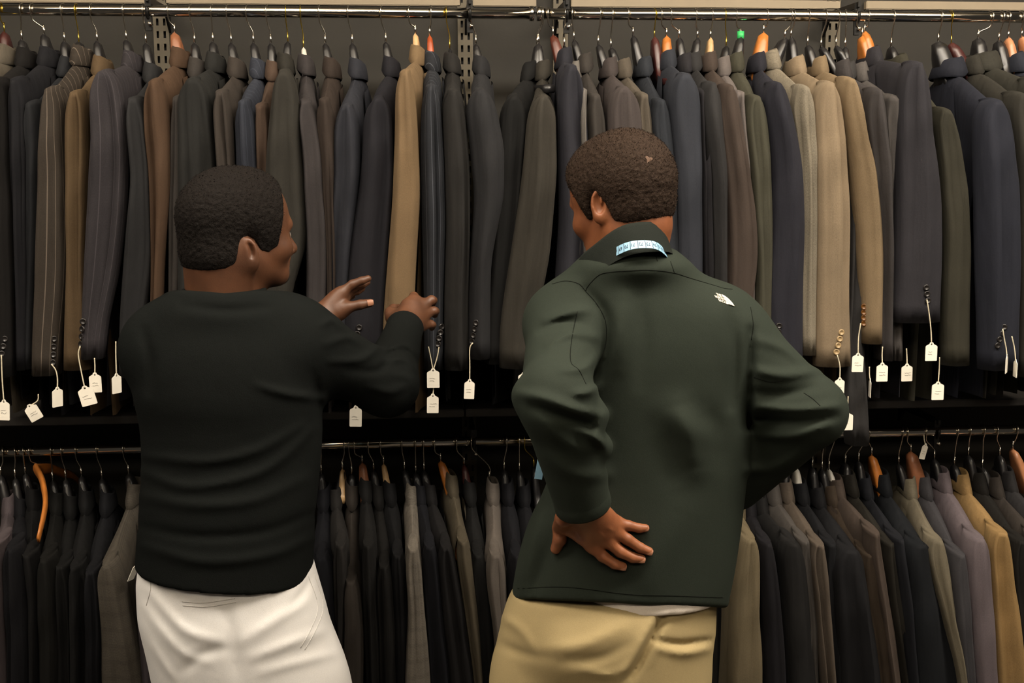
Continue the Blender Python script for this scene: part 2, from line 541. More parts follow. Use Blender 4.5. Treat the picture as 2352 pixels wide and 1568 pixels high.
def sleeve_mesh(rows, top, hem, Yc, rng, tilt=0.0, depth=0.046, nr=26, seg=24):
    """rows: (py, left px, right px) of the hanging sleeve; real distance Yc"""
    V, UV = [], []
    y0 = top[1]
    f0 = rows[0]
    w0 = f0[2] - f0[1]
    fl, fr_ = interp_rows(rows, y0 + 55)
    wf = fr_ - fl
    cf = 0.5 * (fl + fr_) * 0.5 + 0.5 * top[0]
    rws = [(y0 - 4, top[0] - wf * 0.12, top[0] + wf * 0.12), (y0 + 5, cf - wf * 0.27, cf + wf * 0.27), (y0 + 16, cf - wf * 0.38, cf + wf * 0.38), (y0 + 30, cf - wf * 0.45, cf + wf * 0.45), (y0 + 55, fl, fr_)] + [r for r in rows if r[0] > y0 + 70]
    ys = y0 - 4 + (hem - y0 + 4) * np.linspace(0, 1, nr) ** 1.8
    L = np.array([interp_rows(rws, y) for y in ys])
    ker = np.array([1, 2, 1]) / 4.0
    for _ in range(2):
        Lp = np.vstack([L[:1], L, L[-1:]])
        L = np.stack([np.convolve(Lp[:, c], ker, 'valid') for c in (0, 1)], 1)
    creases = [(rng.uniform(-0.6, 0.6), rng.uniform(-0.5, 0.5), rng.uniform(0.13, 0.24), rng.uniform(0.008, 0.02) * rng.choice([-1, -1, 1])) for _ in range(3)]
    elbow = rng.uniform(0.42, 0.6)
    ph = rng.uniform(0, 6)
    ring_first = None
    for i, y in enumerate(ys):
        t = i / (nr - 1)
        xl, xr = L[i]
        yc = Yc - 0.012 * math.sin(PI * min(1, t * 1.1)) + 0.02 * max(0, t - 0.5) + 0.018 * max(0, 1 - t * 14)
        a, b = P(xl, y, yc), P(xr, y, yc)
        c = (a + b) / 2
        w = max(0.012, np.linalg.norm(b - a) / 2)
        d = depth * (1.0 - 0.22 * t)
        for k in range(seg):
            an = 2 * PI * k / seg
            cx, sy = math.cos(an), math.sin(an)
            sx = np.sign(cx) * abs(cx) ** 0.85
            fr = 0.0
            for (c0, c1, wd, am) in creases:
                fr += am * math.exp(-((cx - c0 - c1 * (t - 0.5)) / wd) ** 2) * min(1, t * 3.0 + 0.1) * (1 - 0.75 * max(0, t - 0.75) * 4)
            fr += 0.004 * math.sin(9 * (t - elbow) * 2 + cx * 2 + ph) * math.exp(-((t - elbow) / 0.12) ** 2)
            V.append(c + np.array([w * sx, -sy * d + (-fr if sy > 0 else 0), tilt * w * sx * math.exp(-t * 9)]))
            UV.append((w * an if k else 0.0, -y / 1000.0))
            UV[-1] = (an * 0.04, -y / 1000.0)
    # sleeve head dome
    base = np.mean(V[:seg], axis=0)
    dome, duv = [], []
    nd = 5
    for q in range(1, nd + 1):
        a = q / nd * PI / 2
        for k in range(seg):
            v = np.asarray(V[k])
            p = base + (v - base) * math.cos(a) + np.array([0, 0.030 * math.sin(a), 0.009 * math.sin(a)])
            dome.append(p)
            duv.append((UV[k][0], UV[k][1] + 0.02 * a))
    allV = []
    allU = []
    for q in range(nd - 1, -1, -1):
        allV += dome[q * seg:(q + 1) * seg]; allU += duv[q * seg:(q + 1) * seg]
    allV += V; allU += UV
    # cuff turns inward
    last = np.array(V[-seg:]); cc = last.mean(0)
    for s, dz in ((0.86, 0.001), (0.66, 0.04)):
        allV += [cc + (p - cc) * s + np.array([0, 0, dz]) for p in last]
        allU += [(u[0], u[1]) for u in UV[-seg:]]
    n = nd + nr + 2
    Fc = grid_faces(n, seg, True) + [tuple(range(seg))] + [tuple((n - 1) * seg + k for k in range(seg - 1, -1, -1))]
    return allV, Fc, allU, ys


MATCACHE = {}


def fab(col, pat):
    k = (tuple(col), pat)
    lum = sum(lin(c) * w for c, w in zip(col, (.3, .6, .1)))
    a = [lin(c) / t for c, t in zip(col, (1.0, 1.0, 1.0))]
    a = [0.85 * v + 0.15 * lum for v in a]
    col = [255 * ((1.055 * v ** (1 / 2.4) - 0.055) if v > 0.0031308 else 12.92 * v) for v in a]
    if k not in MATCACHE:
        MATCACHE[k] = fabric('suiting_%d_%d_%d%s' % (col[0], col[1], col[2], '_' + pat if pat else ''), col, pat, gain=FAB_GAIN)
    return MATCACHE[k]


FAB_GAIN = 0.42
BTN = None
JROOT = {}


def button_mesh():
    prof = [(0.0, 0.0014), (0.0035, 0.0014), (0.0046, 0.0028), (0.0062, 0.0030), (0.0072, 0.0018), (0.0072, 0.0)]
    seg = 12
    V = [(r * math.cos(2 * PI * k / seg), -h, r * math.sin(2 * PI * k / seg)) for (r, h) in prof for k in range(seg)]
    me = bpy.data.meshes.new('button')
    me.from_pydata(V, [], grid_faces(len(prof), seg, True))
    me.polygons.foreach_set('use_smooth', [True] * len(me.polygons))
    return me


BMESH = {}


def jacket(desc, col, hook, wire, htype, collar, shoulder, rows, hem, rail='upper', pat='', dy=0.0, face=None, buttons=None,
           bmat=None, wiret='steel', clip=None, bodyhem=None, cw=None, hang=True, flip=1, lapel=True, fat=1.0, yaw_col=None):
    """one suit jacket with its parts, plus the hanger it is on"""
    seed = int(hook * 7 + shoulder[0] * 13 + hem)
    rng = random.Random(seed)
    face = face if face is not None else (1 if hook < 1130 else -1)
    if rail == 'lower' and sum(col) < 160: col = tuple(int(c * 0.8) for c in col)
    m = fab(col, pat)
    hz = ROD_Z if rail == 'upper' else LROD_Z
    Yn = ROD_Y
    Yc = SLV_Y + dy + rng.uniform(-0.006, 0.006)
    neck = P(collar[0], collar[1], Yn - 0.03); neck[1] = Yn
    neck_top = neck[2]
    sh = P(shoulder[0], shoulder[1], Yc + 0.03)
    ax = np.array([sh[0] - neck[0], sh[1] - neck[1], 0.0]); half = np.linalg.norm(ax); ax /= half
    perp = np.array([-ax[1], ax[0], 0.0])
    if perp[0] < 0: perp = -perp
    ridge = neck_top - 0.030
    root = empty('suit_jacket', (neck[0], Yn, hz))
    tag(root, desc + (' on the upper rail' if rail == 'upper' else ' on the lower rail'), 'jacket', 'suit jackets on the %s rails' % rail)
    # ---- near sleeve
    sv, sf, su, sys_ = sleeve_mesh(rows, shoulder, hem, Yc, rng, float(np.clip((collar[0] - shoulder[0]) / 55.0, -1, 1)) * (0.5 if rail == 'upper' else 0.22))
    sl = mesh_obj('sleeve', sv, sf, m, root, uvs=su)
    # ---- body
    w0 = np.linalg.norm(P(rows[0][2], rows[0][0], Yc) - P(rows[0][1], rows[0][0], Yc)) / 2
    if bodyhem is None:
        bodyhem = (935 + rng.uniform(-22, 22) - 0.012 * (shoulder[0] - 1100)) if rail == 'upper' else 1990
    hemz = P(shoulder[0], bodyhem, Yc + 0.03)[2]
    hs = np.array([0, .003, .009, .02, .04, .07, .12, .2, .3, .42, .54, .66, 1.0])
    us = np.array([-1.0, -0.85, -0.6, -0.4, -0.25, -0.1, 0.1, 0.25, 0.4, 0.55, 0.7, 0.85, 0.96, 1.0])
    V, UV = [], []
    xs0 = (rows[0][1] + rows[0][2]) / 2
    for u in us:
        a = abs(u)
        zr = ridge - (ridge - (sh[2] + 0.002)) * (a ** 1.25)
        tk = 0.0195 + (min(max(w0, 0.016), 0.036) - 0.0195) * a ** 1.6
        if a == 1.0: tk *= 0.75
        Hh = zr - hemz
        prof = []
        for s in (-1, 1):
            for h in (hs[::-1] if s < 0 else hs[1:]):
                hh = h * Hh if h < 1 else Hh
                z = zr - hh
                body_t = 0.021 + 0.006 * h
                kk = min(1.0, hh / 0.18)
                off = (tk * (1 - kk) + min(tk, body_t) * kk) * (1 - math.exp(-hh / 0.016)) + 0.002
                off += 0.003 * math.sin(u * 5 + h * 9 + seed)
                # follow the sleeve's drift
                py = shoulder[1] + (bodyhem - shoulder[1]) * min(1, hh / max(Hh, .1))
                xl, xr = interp_rows(rows, py)
                dr = ((xl + xr) / 2 - xs0) / F_PX * Yc
                dr *= 0.25 + 0.55 * max(0, u)
                ushr = u * (1 - 0.24 * min(1.0, max(0.0, hh - 0.05) / 0.25)) if u > 0 else u * (1 - 0.1 * min(1.0, hh / 0.2))
                p = neck + ax * (half * ushr) + perp * (s * off) + np.array([dr, 0, 0])
                p[2] = z
                V.append(p); UV.append((half * u, s * hh))
    nv = 2 * len(hs) - 1
    body = mesh_obj('body', V, grid_faces(len(us), nv) , m, root, uvs=UV)
    # ---- far sleeve, seen only from the side
    V2 = []
    far = neck - ax * (half + 0.02)
    nr2, sg2 = 9, 12
    for i in range(nr2):
        t = i / (nr2 - 1)
        z = sh[2] - t * 0.60
        rr = 0.030 - 0.008 * t if i else 0.012
        for k in range(sg2):
            an = 2 * PI * k / sg2
            V2.append(far + perp * (rr * 0.9 * math.cos(an)) + ax * (0.032 * (1 if i else .4) * math.sin(an)) + np.array([0, 0, z - far[2]]))
    mesh_obj('sleeve', V2, grid_faces(nr2, sg2, True), m, root, uvs=[(0, 0)] * len(V2))
    # ---- collar: stand and fall around the neck
    cwid = cw if cw else (0.0215 if rail == 'upper' else 0.0175)
    drop = 0.016 if rail == 'upper' else 0.014
    seg = 26
    rings = []
    lo_ = rail == 'lower'
    for (ra, rp, dz0, sl_) in ((0.030, 0.46, -0.045, 0), (0.032, 0.56, -0.006, 0), (0.034, 0.66, -0.001, 0), (0.038, 0.76, 0.0, 0.05), (0.044, 0.88, -0.004, 0.2),
                              (0.056, 0.99, -0.018, 0.6), (0.070, 1.06, -0.034, 1.0), (0.066, 0.98, -0.038, 1.0)):
        for k in range(seg):
            an = 2 * PI * k / seg
            cx, sy = math.cos(an), math.sin(an)
            fr = max(0.0, cx * face)
            dz = dz0 - drop * fr ** 2 * (1 if dz0 > -0.04 else 1.2) - 0.006 * abs(sy) ** 3 - sl_ * (0.020 if lo_ else 0.012) * sy * sy
            p = neck + perp * (cwid * rp * cx) + ax * (ra * sy)
            p[2] = neck_top + dz + 0.004
            rings.append(p)
    fix_normals(mesh_obj('collar', rings, grid_faces(8, seg, True), m, root, uvs=[(p[0] * 0.7 + p[1], p[2]) for p in rings]))
    # ---- lapel along the front
    if lapel:
        LV = []
        for i in range(7):
            t = i / 6
            hh = 0.025 + 0.36 * t
            for j in range(4):
                q = j / 3
                u = 0.10 + 0.10 * t + (0.42 * math.sin(PI * min(1, (t * 0.75 + 0.2))) ** 0.8) * q
                z = ridge - (ridge - sh[2]) * (abs(u) ** 1.25) - hh
                off = (0.0245 + 0.006 * math.sin(PI * q)) * (1 - math.exp(-hh / 0.016)) + 0.004
                p = neck + ax * (half * u) + perp * (face * off)
                p[2] = z
                LV.append(p)
        mesh_obj('lapel', LV, grid_faces(7, 4), m, root, uvs=[(p[1], p[2]) for p in LV])
    # ---- cuff buttons
    if buttons:
        bm_ = bmat or M_BUTTON
        if bm_.name not in BMESH:
            me = button_mesh(); me.materials.append(bm_); BMESH[bm_.name] = me
        bv = BVHTree.FromPolygons([Vector(v) for v in sv], sf)
        for (bx, by) in buttons:
            o_, d_ = ray(bx, by)
            hit = bv.ray_cast(o_, d_)
            loc = hit[0] if hit[0] is not None else Vector(P(bx, by, Yc - 0.045))
            nrm = hit[1] if hit[0] is not None else Vector((0, -1, 0))
            if nrm.y > 0: nrm = -nrm
            nrm = (nrm + Vector((0, -1.2, 0.1))).normalized()
            b = bpy.data.objects.new('button', BMESH[bm_.name])
            COL.objects.link(b)
            b.rotation_euler = Vector((0, -1, 0)).rotation_difference(nrm).to_euler()
            b.location = loc + nrm * 0.0003
            b.parent = sl
            b.matrix_parent_inverse = (Matrix.Translation(Vector(root.location)) @ Matrix.Translation(-Vector(root.location))).inverted()
    # ---- hanger
    if hang:
        hanger('the ' + desc, htype, hook, wire, np.array([neck[0], neck[1], neck_top]), ax, sh[2] - 0.045, wiret, clip, rail, flip=flip, fat=fat)
    JROOT[desc] = (root, sv, sf, Yc)
    return root


def btn(x0, y0, x1, y1, n=4):
    return [(x0 + (x1 - x0) * i / (n - 1), y0 + (y1 - y0) * i / (n - 1)) for i in range(n)]


# ---- upper rail, left run (pixel measures of each jacket in the photograph, placed at the rail's real distance)
J = jacket
J('greige jacket cut off by the left edge', (122, 112, 96), 3, (10, 72), 'maroon', (8, 98), (-62, 190), [(210, -90, -45), (500, -90, -40), (800, -95, -40)], 830, wiret='gold')
J('black jacket with cuff buttons, leftmost whole sleeve', (34, 31, 30), 50, (50, 90), 'bk', (52, 106), (-2, 190), [(205, -30, 20), (350, -30, 26), (600, -25, 38), (800, -20, 36)], 862, buttons=btn(10, 778, 3, 812, 3))
J('ink-navy jacket third from the left edge', (38, 38, 44), 74, (101, 77), 'bk', (106, 104), (45, 188), [(200, 22, 70), (400, 30, 72), (600, 38, 75), (800, 40, 76)], 845, dy=0.012)
J('slate jacket between ink-navy and pinstriped brown', (48, 50, 55), 145, (148, 94), 'bk', (155, 127), (80, 242), [(262, 54, 104), (400, 66, 104), (600, 66, 95), (800, 62, 84)], 842, dy=0.016)
J('brown-grey jacket with wide pale pinstripes', (80, 70, 60), 176, (181, 95), 'bk', (181, 101), (124, 210), [(230, 103, 150), (330, 97, 152), (500, 88, 160), (650, 82, 158), (750, 77, 148), (800, 75, 140)], 858, pat='pin', wiret='gold', buttons=btn(124, 778, 121, 832))
J('olive-tan jacket left of the mauve pinstripe', (122, 97, 64), 210, (223, 93), 'bk', (228, 126), (180, 218), [(232, 153, 206), (400, 152, 206), (600, 156, 200), (800, 148, 212)], 846)
J('mauve-grey faint pinstripe jacket', (72, 67, 72), 285, (290, 90), 'bk', (298, 114), (243, 172), [(200, 206, 280), (330, 210, 297), (500, 200, 292), (650, 192, 272), (750, 188, 242)], 821, pat='faintpin', dy=-0.012, buttons=btn(191, 738, 187, 790))
J('charcoal jacket left of the brown wooden hanger', (56, 56, 58), 330, (335, 97), 'bk', (345, 142), (312, 232), [(250, 288, 335), (400, 303, 348), (600, 285, 356), (750, 275, 332)], 862)
J('chocolate brown jacket on wooden hanger', (108, 80, 57), 388, (401, 74), 'rust', (410, 106), (358, 192), [(210, 330, 385), (300, 333, 392), (450, 346, 394), (600, 350, 376), (750, 348, 372)], 840, fat=1.25)
J('thin taupe sliver jacket beside chocolate brown', (82, 76, 72), 438, (447, 97), 'bk', (450, 130), (414, 228), [(240, 396, 430), (500, 390, 425), (750, 388, 420)], 850, dy=0.014)
J('dark charcoal jacket above the head of the man in black', (52, 52, 50), 487, (489, 95), 'bk', (491, 117), (444, 188), [(205, 407, 480), (350, 410, 496), (600, 410, 490)], 850, dy=-0.006)
J('umber-grey jacket right of dark charcoal', (82, 73, 66), 522, (531, 97), 'bk', (540, 130), (510, 215), [(232, 487, 532), (380, 500, 540), (600, 505, 545)], 840)
J('blue-grey faint pinstripe jacket', (66, 71, 85), 567, (582, 97), 'bk', (592, 132), (562, 238), [(252, 538, 586), (380, 545, 592), (600, 550, 600)], 850, pat='faintpin', dy=0.006)
J('rosy brown sliver jacket behind the olive-grey one', (108, 85, 69), 613, (622, 98), 'bk', (628, 138), (601, 246), [(260, 586, 620), (380, 592, 620), (600, 590, 615)], 840, dy=0.018)
J('wide olive-grey jacket by the left man\'s face', (68, 65, 58), 656, (661, 94), 'bk', (652, 120), (655, 170), [(185, 630, 684), (300, 616, 692), (400, 610, 698), (500, 606, 708), (575, 606, 708), (650, 600, 672), (750, 600, 660)], 830, wiret='gold', dy=-0.014)
J('mauve-grey jacket with black collar', (80, 74, 75), 690, (697, 108), 'wh', (700, 124), (702, 236), [(252, 680, 725), (350, 694, 740), (500, 700, 752), (600, 705, 755), (700, 703, 750)], 800, wiret='gold', fat=0.7)
J('dark brown jacket right of mauve-grey', (76, 63, 55), 733, (747, 98), 'bk', (760, 130), (745, 234), [(252, 722, 770), (400, 738, 772), (600, 750, 775)], 830, dy=0.01)
J('slate navy jacket above the open hand', (60, 62, 72), 800, (809, 98), 'bk', (820, 132), (798, 248), [(262, 768, 826), (400, 765, 828), (600, 757, 805), (750, 760, 800)], 830)
J('ink navy jacket left of the tan one', (44, 43, 51), 876, (886, 95), 'bk', (899, 128), (870, 230), [(250, 835, 900), (400, 830, 905), (600, 800, 890), (750, 785, 882)], 822, dy=-0.004, buttons=btn(825, 752, 817, 782, 3))
J('tan jacket being touched by the man in black', (160, 129, 88), 940, (954, 76), 'pale', (962, 102), (930, 170), [(190, 908, 952), (300, 907, 960), (450, 902, 966), (600, 890, 956), (750, 878, 950)], 812, dy=-0.012, fat=0.75)
J('navy pinstripe jacket right of the tan one', (54, 57, 64), 990, (987, 80), 'red', (992, 116), (990, 204), [(215, 968, 1010), (350, 964, 1020), (500, 968, 1025), (700, 974, 1018)], 846, pat='pin', buttons=btn(1014, 750, 1006, 790), fat=0.8)
J('plain soot-grey jacket on a brass hook', (54, 52, 50), 1025, (1033, 110), 'bk', (1039, 120), (1040, 214), [(230, 1015, 1066), (400, 1022, 1080), (550, 1025, 1080), (650, 1020, 1076)], 846, wiret='gold', fat=0.5)
J('charcoal jacket with a bent sleeve and hanging tag', (57, 57, 60), 1082, (1093, 100), 'bk', (1107, 126), (1100, 212), [(222, 1065, 1136), (350, 1080, 1160), (450, 1090, 1160), (600, 1080, 1126), (680, 1075, 1127)], 821, dy=-0.008, buttons=btn(1094, 741, 1085, 784))
# ---- upper rail, right run
J('black jacket with open lapel at the rail gap', (30, 30, 30), 1247, (1240, 100), 'bk', (1222, 140), (1176, 226), [(245, 1148, 1212), (400, 1140, 1200), (600, 1128, 1182), (750, 1112, 1160)], 832, dy=0.012, hang=False)
J('olive-brown jacket with a wide slanting sleeve', (76, 71, 62), 1248, (1237, 98), 'bk', (1248, 137), (1246, 228), [(242, 1212, 1276), (400, 1200, 1279), (600, 1170, 1262), (750, 1146, 1228)], 842, dy=-0.012)
J('navy jacket on a dark red hanger', (59, 59, 69), 1258, (1270, 80), 'darkred', (1298, 108), (1310, 158), [(172, 1280, 1336), (300, 1280, 1350), (500, 1284, 1352), (700, 1270, 1340)], 835, fat=1.3)
J('pale grey sliver jacket behind the navy one', (150, 143, 136), 1298, (1296, 104), 'bk', (1322, 138), (1334, 212), [(230, 1318, 1346), (500, 1325, 1352), (700, 1325, 1352)], 835, dy=0.02)
J('warm grey jacket left of the right man\'s head', (80, 74, 69), 1313, (1318, 90), 'bk', (1345, 120), (1363, 224), [(242, 1343, 1386), (300, 1350, 1390), (600, 1355, 1400)], 840, dy=0.004)
J('plum-grey jacket above the right man\'s hair', (94, 84, 82), 1378, (1374, 101), 'bk', (1402, 130), (1430, 208), [(222, 1392, 1470), (300, 1395, 1474), (600, 1400, 1480)], 840, dy=-0.008)
J('sandy grey jacket behind the plum-grey one', (118, 107, 92), 1405, (1403, 108), 'bk', (1432, 132), (1473, 222), [(236, 1450, 1488), (300, 1462, 1498), (600, 1470, 1510)], 840, dy=0.012)
J('steel blue jacket right of the sandy grey one', (60, 65, 74), 1442, (1454, 80), 'bk', (1482, 128), (1512, 236), [(252, 1487, 1536), (350, 1500, 1546), (600, 1510, 1560)], 845)
J('blue jacket on an orange hanger', (66, 70, 81), 1518, (1531, 82), 'orange', (1537, 112), (1570, 178), [(200, 1530, 1606), (350, 1545, 1610), (500, 1555, 1612), (620, 1555, 1612)], 840, dy=-0.012, fat=1.2)
J('dark sliver jacket right of the blue one', (54, 52, 57), 1540, (1560, 85), 'bk', (1575, 120), (1606, 214), [(240, 1592, 1622), (400, 1602, 1630), (620, 1608, 1636)], 840, dy=0.014)
J('graphite jacket left of the cocoa brown one', (63, 62, 63), 1598, (1602, 86), 'bk', (1596, 118), (1628, 198), [(250, 1600, 1656), (400, 1622, 1668), (620, 1628, 1668)], 840, dy=0.004)
J('cocoa brown jacket on a pale hanger', (94, 79, 70), 1635, (1632, 86), 'pale', (1632, 117), (1666, 203), [(222, 1640, 1692), (350, 1658, 1712), (500, 1668, 1736), (620, 1668, 1739), (690, 1660, 1722)], 830, dy=-0.006, fat=0.8)
J('silver-grey sliver jacket behind cocoa brown', (140, 129, 125), 1665, (1668, 104), 'bk', (1664, 128), (1692, 218), [(240, 1672, 1704), (400, 1690, 1720), (620, 1700, 1730)], 830, dy=0.018, wiret='gold')
J('olive jacket on a green-clipped hanger', (90, 88, 71), 1690, (1701, 84), 'bk', (1694, 118), (1728, 228), [(242, 1703, 1756), (400, 1718, 1770), (600, 1730, 1772), (700, 1730, 1770)], 835, dy=0.004, clip=True, fat=1.2)
J('midnight navy jacket on a big orange hanger', (54, 54, 66), 1762, (1754, 74), 'orange', (1746, 118), (1775, 198), [(212, 1748, 1806), (350, 1768, 1836), (500, 1770, 1848), (650, 1755, 1842)], 842, dy=-0.004, fat=1.6, buttons=btn(1789, 748, 1786, 775, 3))
J('pale linen jacket left of the beige one', (170, 158, 135), 1815, (1803, 86), 'bk', (1772, 112), (1838, 206), [(222, 1812, 1864), (350, 1832, 1868), (500, 1838, 1870), (700, 1832, 1870)], 812, pat='linen', dy=0.008, fat=1.3)
J('beige jacket with tan cuff buttons', (182, 157, 123), 1822, (1817, 84), 'bk', (1833, 126), (1897, 198), [(222, 1863, 1926), (350, 1865, 1943), (500, 1868, 1951), (700, 1868, 1947), (800, 1868, 1952)], 838, dy=-0.01, bmat=M_BUTTON_TAN, buttons=btn(1932, 763, 1921, 808))
J('khaki tan jacket with brown cuff buttons', (172, 145, 106), 1857, (1855, 102), 'bk', (1886, 127), (1940, 188), [(202, 1914, 1966), (300, 1938, 1986), (400, 1952, 2010), (500, 1960, 2021), (600, 1968, 2026), (700, 1974, 2022)], 786, dy=0.0, bmat=M_BUTTON_BRN, buttons=btn(1985, 704, 1985, 742))
J('purplish charcoal jacket right of khaki tan', (82, 77, 77), 1895, (1886, 106), 'bk', (1938, 134), (2004, 213), [(232, 1978, 2026), (400, 1998, 2042), (600, 2008, 2042), (750, 2012, 2044)], 824, dy=0.01)
J('mid-grey jacket left of the big navy one', (112, 106, 103), 1925, (1920, 104), 'bk', (1978, 140), (2042, 228), [(245, 2025, 2058), (350, 2034, 2064), (600, 2040, 2066), (750, 2040, 2066)], 824, dy=0.016)
J('big navy jacket with a short tagged sleeve', (63, 61, 68), 1965, (1980, 82), 'orange', (2008, 104), (2096, 153), [(172, 2066, 2126), (300, 2060, 2140), (450, 2055, 2160), (600, 2046, 2162), (700, 2045, 2156)], 738, dy=-0.016, fat=1.3, buttons=btn(2127, 660, 2131, 690, 3))
J('dark olive jacket right of the big navy one', (74, 71, 57), 2050, (2047, 106), 'bk', (2068, 122), (2158, 258), [(282, 2143, 2190), (400, 2156, 2212), (550, 2166, 2226), (700, 2160, 2222)], 836, dy=0.004)
J('deep blue jacket opened towards the room', (50, 53, 67), 2160, (2155, 94), 'bk', (2192, 130), (2276, 238), [(255, 2236, 2312), (400, 2238, 2336), (600, 2240, 2342), (750, 2246, 2336)], 846, dy=-0.01, fat=2.2, buttons=btn(2306, 751, 2291, 793), cw=0.036)
J('blackish olive jacket on a maroon hanger', (68, 65, 57), 2183, (2185, 98), 'maroon', (2236, 124), (2328, 222), [(240, 2306, 2352), (400, 2330, 2382), (600, 2330, 2385), (750, 2330, 2385)], 862, dy=0.008, wiret='gold', fat=1.6)
J('moss grey jacket with a wide collar', (70, 68, 59), 2275, (2247, 86), 'bk', (2268, 116), (2366, 190), [(210, 2340, 2400), (400, 2360, 2420), (700, 2360, 2420)], 862, dy=0.0, fat=1.6, cw=0.04)
J('dark blue jacket cut off by the right edge', (58, 62, 76), 2315, (2316, 86), 'salmon', (2340, 118), (2425, 225), [(240, 2400, 2450), (400, 2415, 2470), (700, 2415, 2470)], 862, dy=0.006)
# hangers whose jacket is hidden
def spare(desc, typ, hook, wire, neckpx, rail='upper', **k):
    nk = P(neckpx[0], neckpx[1], ROD_Y)
    hanger('', typ, hook, wire, nk, np.array([0.08 if hook > 1050 else -0.08, -0.9968, 0.0]), nk[2] - 0.055, rail=rail, label=desc, **k)


spare('black plastic hanger of the black jacket at the rail gap', 'bk', 1243, (1234, 100), (1228, 140))
spare('dark maroon hanger left of the orange hanger, upper rail', 'maroon', 1503, (1503, 84), (1512, 125), wkind='gold')
J('long charcoal jacket hanging lower behind the right elbow', (74, 72, 72), 1943, (1941, 106), 'bk', (1956, 140), (1964, 262), [(280, 1946, 1980), (500, 1944, 1978), (700, 1940, 1976), (850, 1922, 1984), (930, 1930, 1990), (1000, 1946, 1994)], 1018, dy=0.03, bodyhem=925)
spare('black hanger between the maroon hanger and the right edge', 'bk', 2300, (2294, 92), (2305, 122), fat=1.4)
spare('light wooden hanger cut off by the right edge', 'salmon', 2345, (2347, 84), (2375, 120))
spare('second orange wooden hanger behind the big navy jacket', 'orange', 1992, (1986, 72), (2004, 108), fat=1.1)

# ---- lower rail
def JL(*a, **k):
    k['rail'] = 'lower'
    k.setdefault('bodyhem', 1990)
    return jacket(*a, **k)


HL = 1850
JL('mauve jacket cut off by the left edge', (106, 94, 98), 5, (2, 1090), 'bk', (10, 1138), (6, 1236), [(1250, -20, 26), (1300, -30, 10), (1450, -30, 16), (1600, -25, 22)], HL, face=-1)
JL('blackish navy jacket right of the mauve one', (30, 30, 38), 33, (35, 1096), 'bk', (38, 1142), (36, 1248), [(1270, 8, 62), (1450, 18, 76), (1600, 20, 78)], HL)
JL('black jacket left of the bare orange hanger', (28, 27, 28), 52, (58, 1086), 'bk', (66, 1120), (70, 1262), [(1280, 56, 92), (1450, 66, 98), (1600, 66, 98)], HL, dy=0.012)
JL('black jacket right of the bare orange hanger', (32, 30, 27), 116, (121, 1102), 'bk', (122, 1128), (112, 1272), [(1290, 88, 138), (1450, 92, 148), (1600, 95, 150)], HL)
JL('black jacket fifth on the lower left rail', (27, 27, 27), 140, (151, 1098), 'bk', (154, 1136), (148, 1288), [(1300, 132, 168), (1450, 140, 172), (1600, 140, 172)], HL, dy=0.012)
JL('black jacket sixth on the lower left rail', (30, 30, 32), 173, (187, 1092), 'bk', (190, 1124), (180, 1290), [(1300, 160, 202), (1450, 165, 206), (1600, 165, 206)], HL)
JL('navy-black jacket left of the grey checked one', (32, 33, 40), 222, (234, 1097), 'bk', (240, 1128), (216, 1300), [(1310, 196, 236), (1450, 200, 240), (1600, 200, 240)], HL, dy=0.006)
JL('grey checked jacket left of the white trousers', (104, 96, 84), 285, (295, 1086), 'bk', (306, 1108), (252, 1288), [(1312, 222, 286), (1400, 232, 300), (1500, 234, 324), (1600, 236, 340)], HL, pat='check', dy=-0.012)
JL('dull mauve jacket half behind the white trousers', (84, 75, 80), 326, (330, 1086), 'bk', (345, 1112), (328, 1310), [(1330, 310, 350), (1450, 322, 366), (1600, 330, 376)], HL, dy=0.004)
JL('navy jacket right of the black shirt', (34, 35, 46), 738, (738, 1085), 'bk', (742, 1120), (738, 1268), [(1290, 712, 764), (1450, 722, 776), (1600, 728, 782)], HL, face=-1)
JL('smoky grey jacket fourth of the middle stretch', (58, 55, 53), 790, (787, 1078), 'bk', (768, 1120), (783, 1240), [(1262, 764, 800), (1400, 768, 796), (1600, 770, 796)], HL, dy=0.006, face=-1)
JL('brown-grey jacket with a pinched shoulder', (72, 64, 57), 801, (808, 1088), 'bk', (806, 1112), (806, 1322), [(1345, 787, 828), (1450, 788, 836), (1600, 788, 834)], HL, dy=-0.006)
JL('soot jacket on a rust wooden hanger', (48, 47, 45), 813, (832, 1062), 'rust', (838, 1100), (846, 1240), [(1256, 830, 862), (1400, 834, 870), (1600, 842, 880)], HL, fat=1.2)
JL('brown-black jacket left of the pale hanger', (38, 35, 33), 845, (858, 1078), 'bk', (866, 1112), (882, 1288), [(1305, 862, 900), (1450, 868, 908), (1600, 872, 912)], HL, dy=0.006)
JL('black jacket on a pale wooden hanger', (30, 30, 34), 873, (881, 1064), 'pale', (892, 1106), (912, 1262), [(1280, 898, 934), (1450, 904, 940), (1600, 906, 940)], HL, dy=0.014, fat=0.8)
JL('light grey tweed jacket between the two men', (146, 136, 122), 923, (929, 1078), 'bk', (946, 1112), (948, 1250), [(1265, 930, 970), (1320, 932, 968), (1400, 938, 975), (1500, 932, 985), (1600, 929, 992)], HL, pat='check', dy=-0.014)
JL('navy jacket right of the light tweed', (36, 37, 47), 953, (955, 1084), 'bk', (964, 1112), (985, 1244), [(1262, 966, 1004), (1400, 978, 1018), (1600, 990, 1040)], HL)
JL('charcoal jacket left of the olive one', (44, 42, 43), 971, (974, 1080), 'bk', (984, 1110), (1022, 1246), [(1265, 1002, 1042), (1400, 1014, 1066), (1600, 1034, 1094)], HL, dy=-0.004)
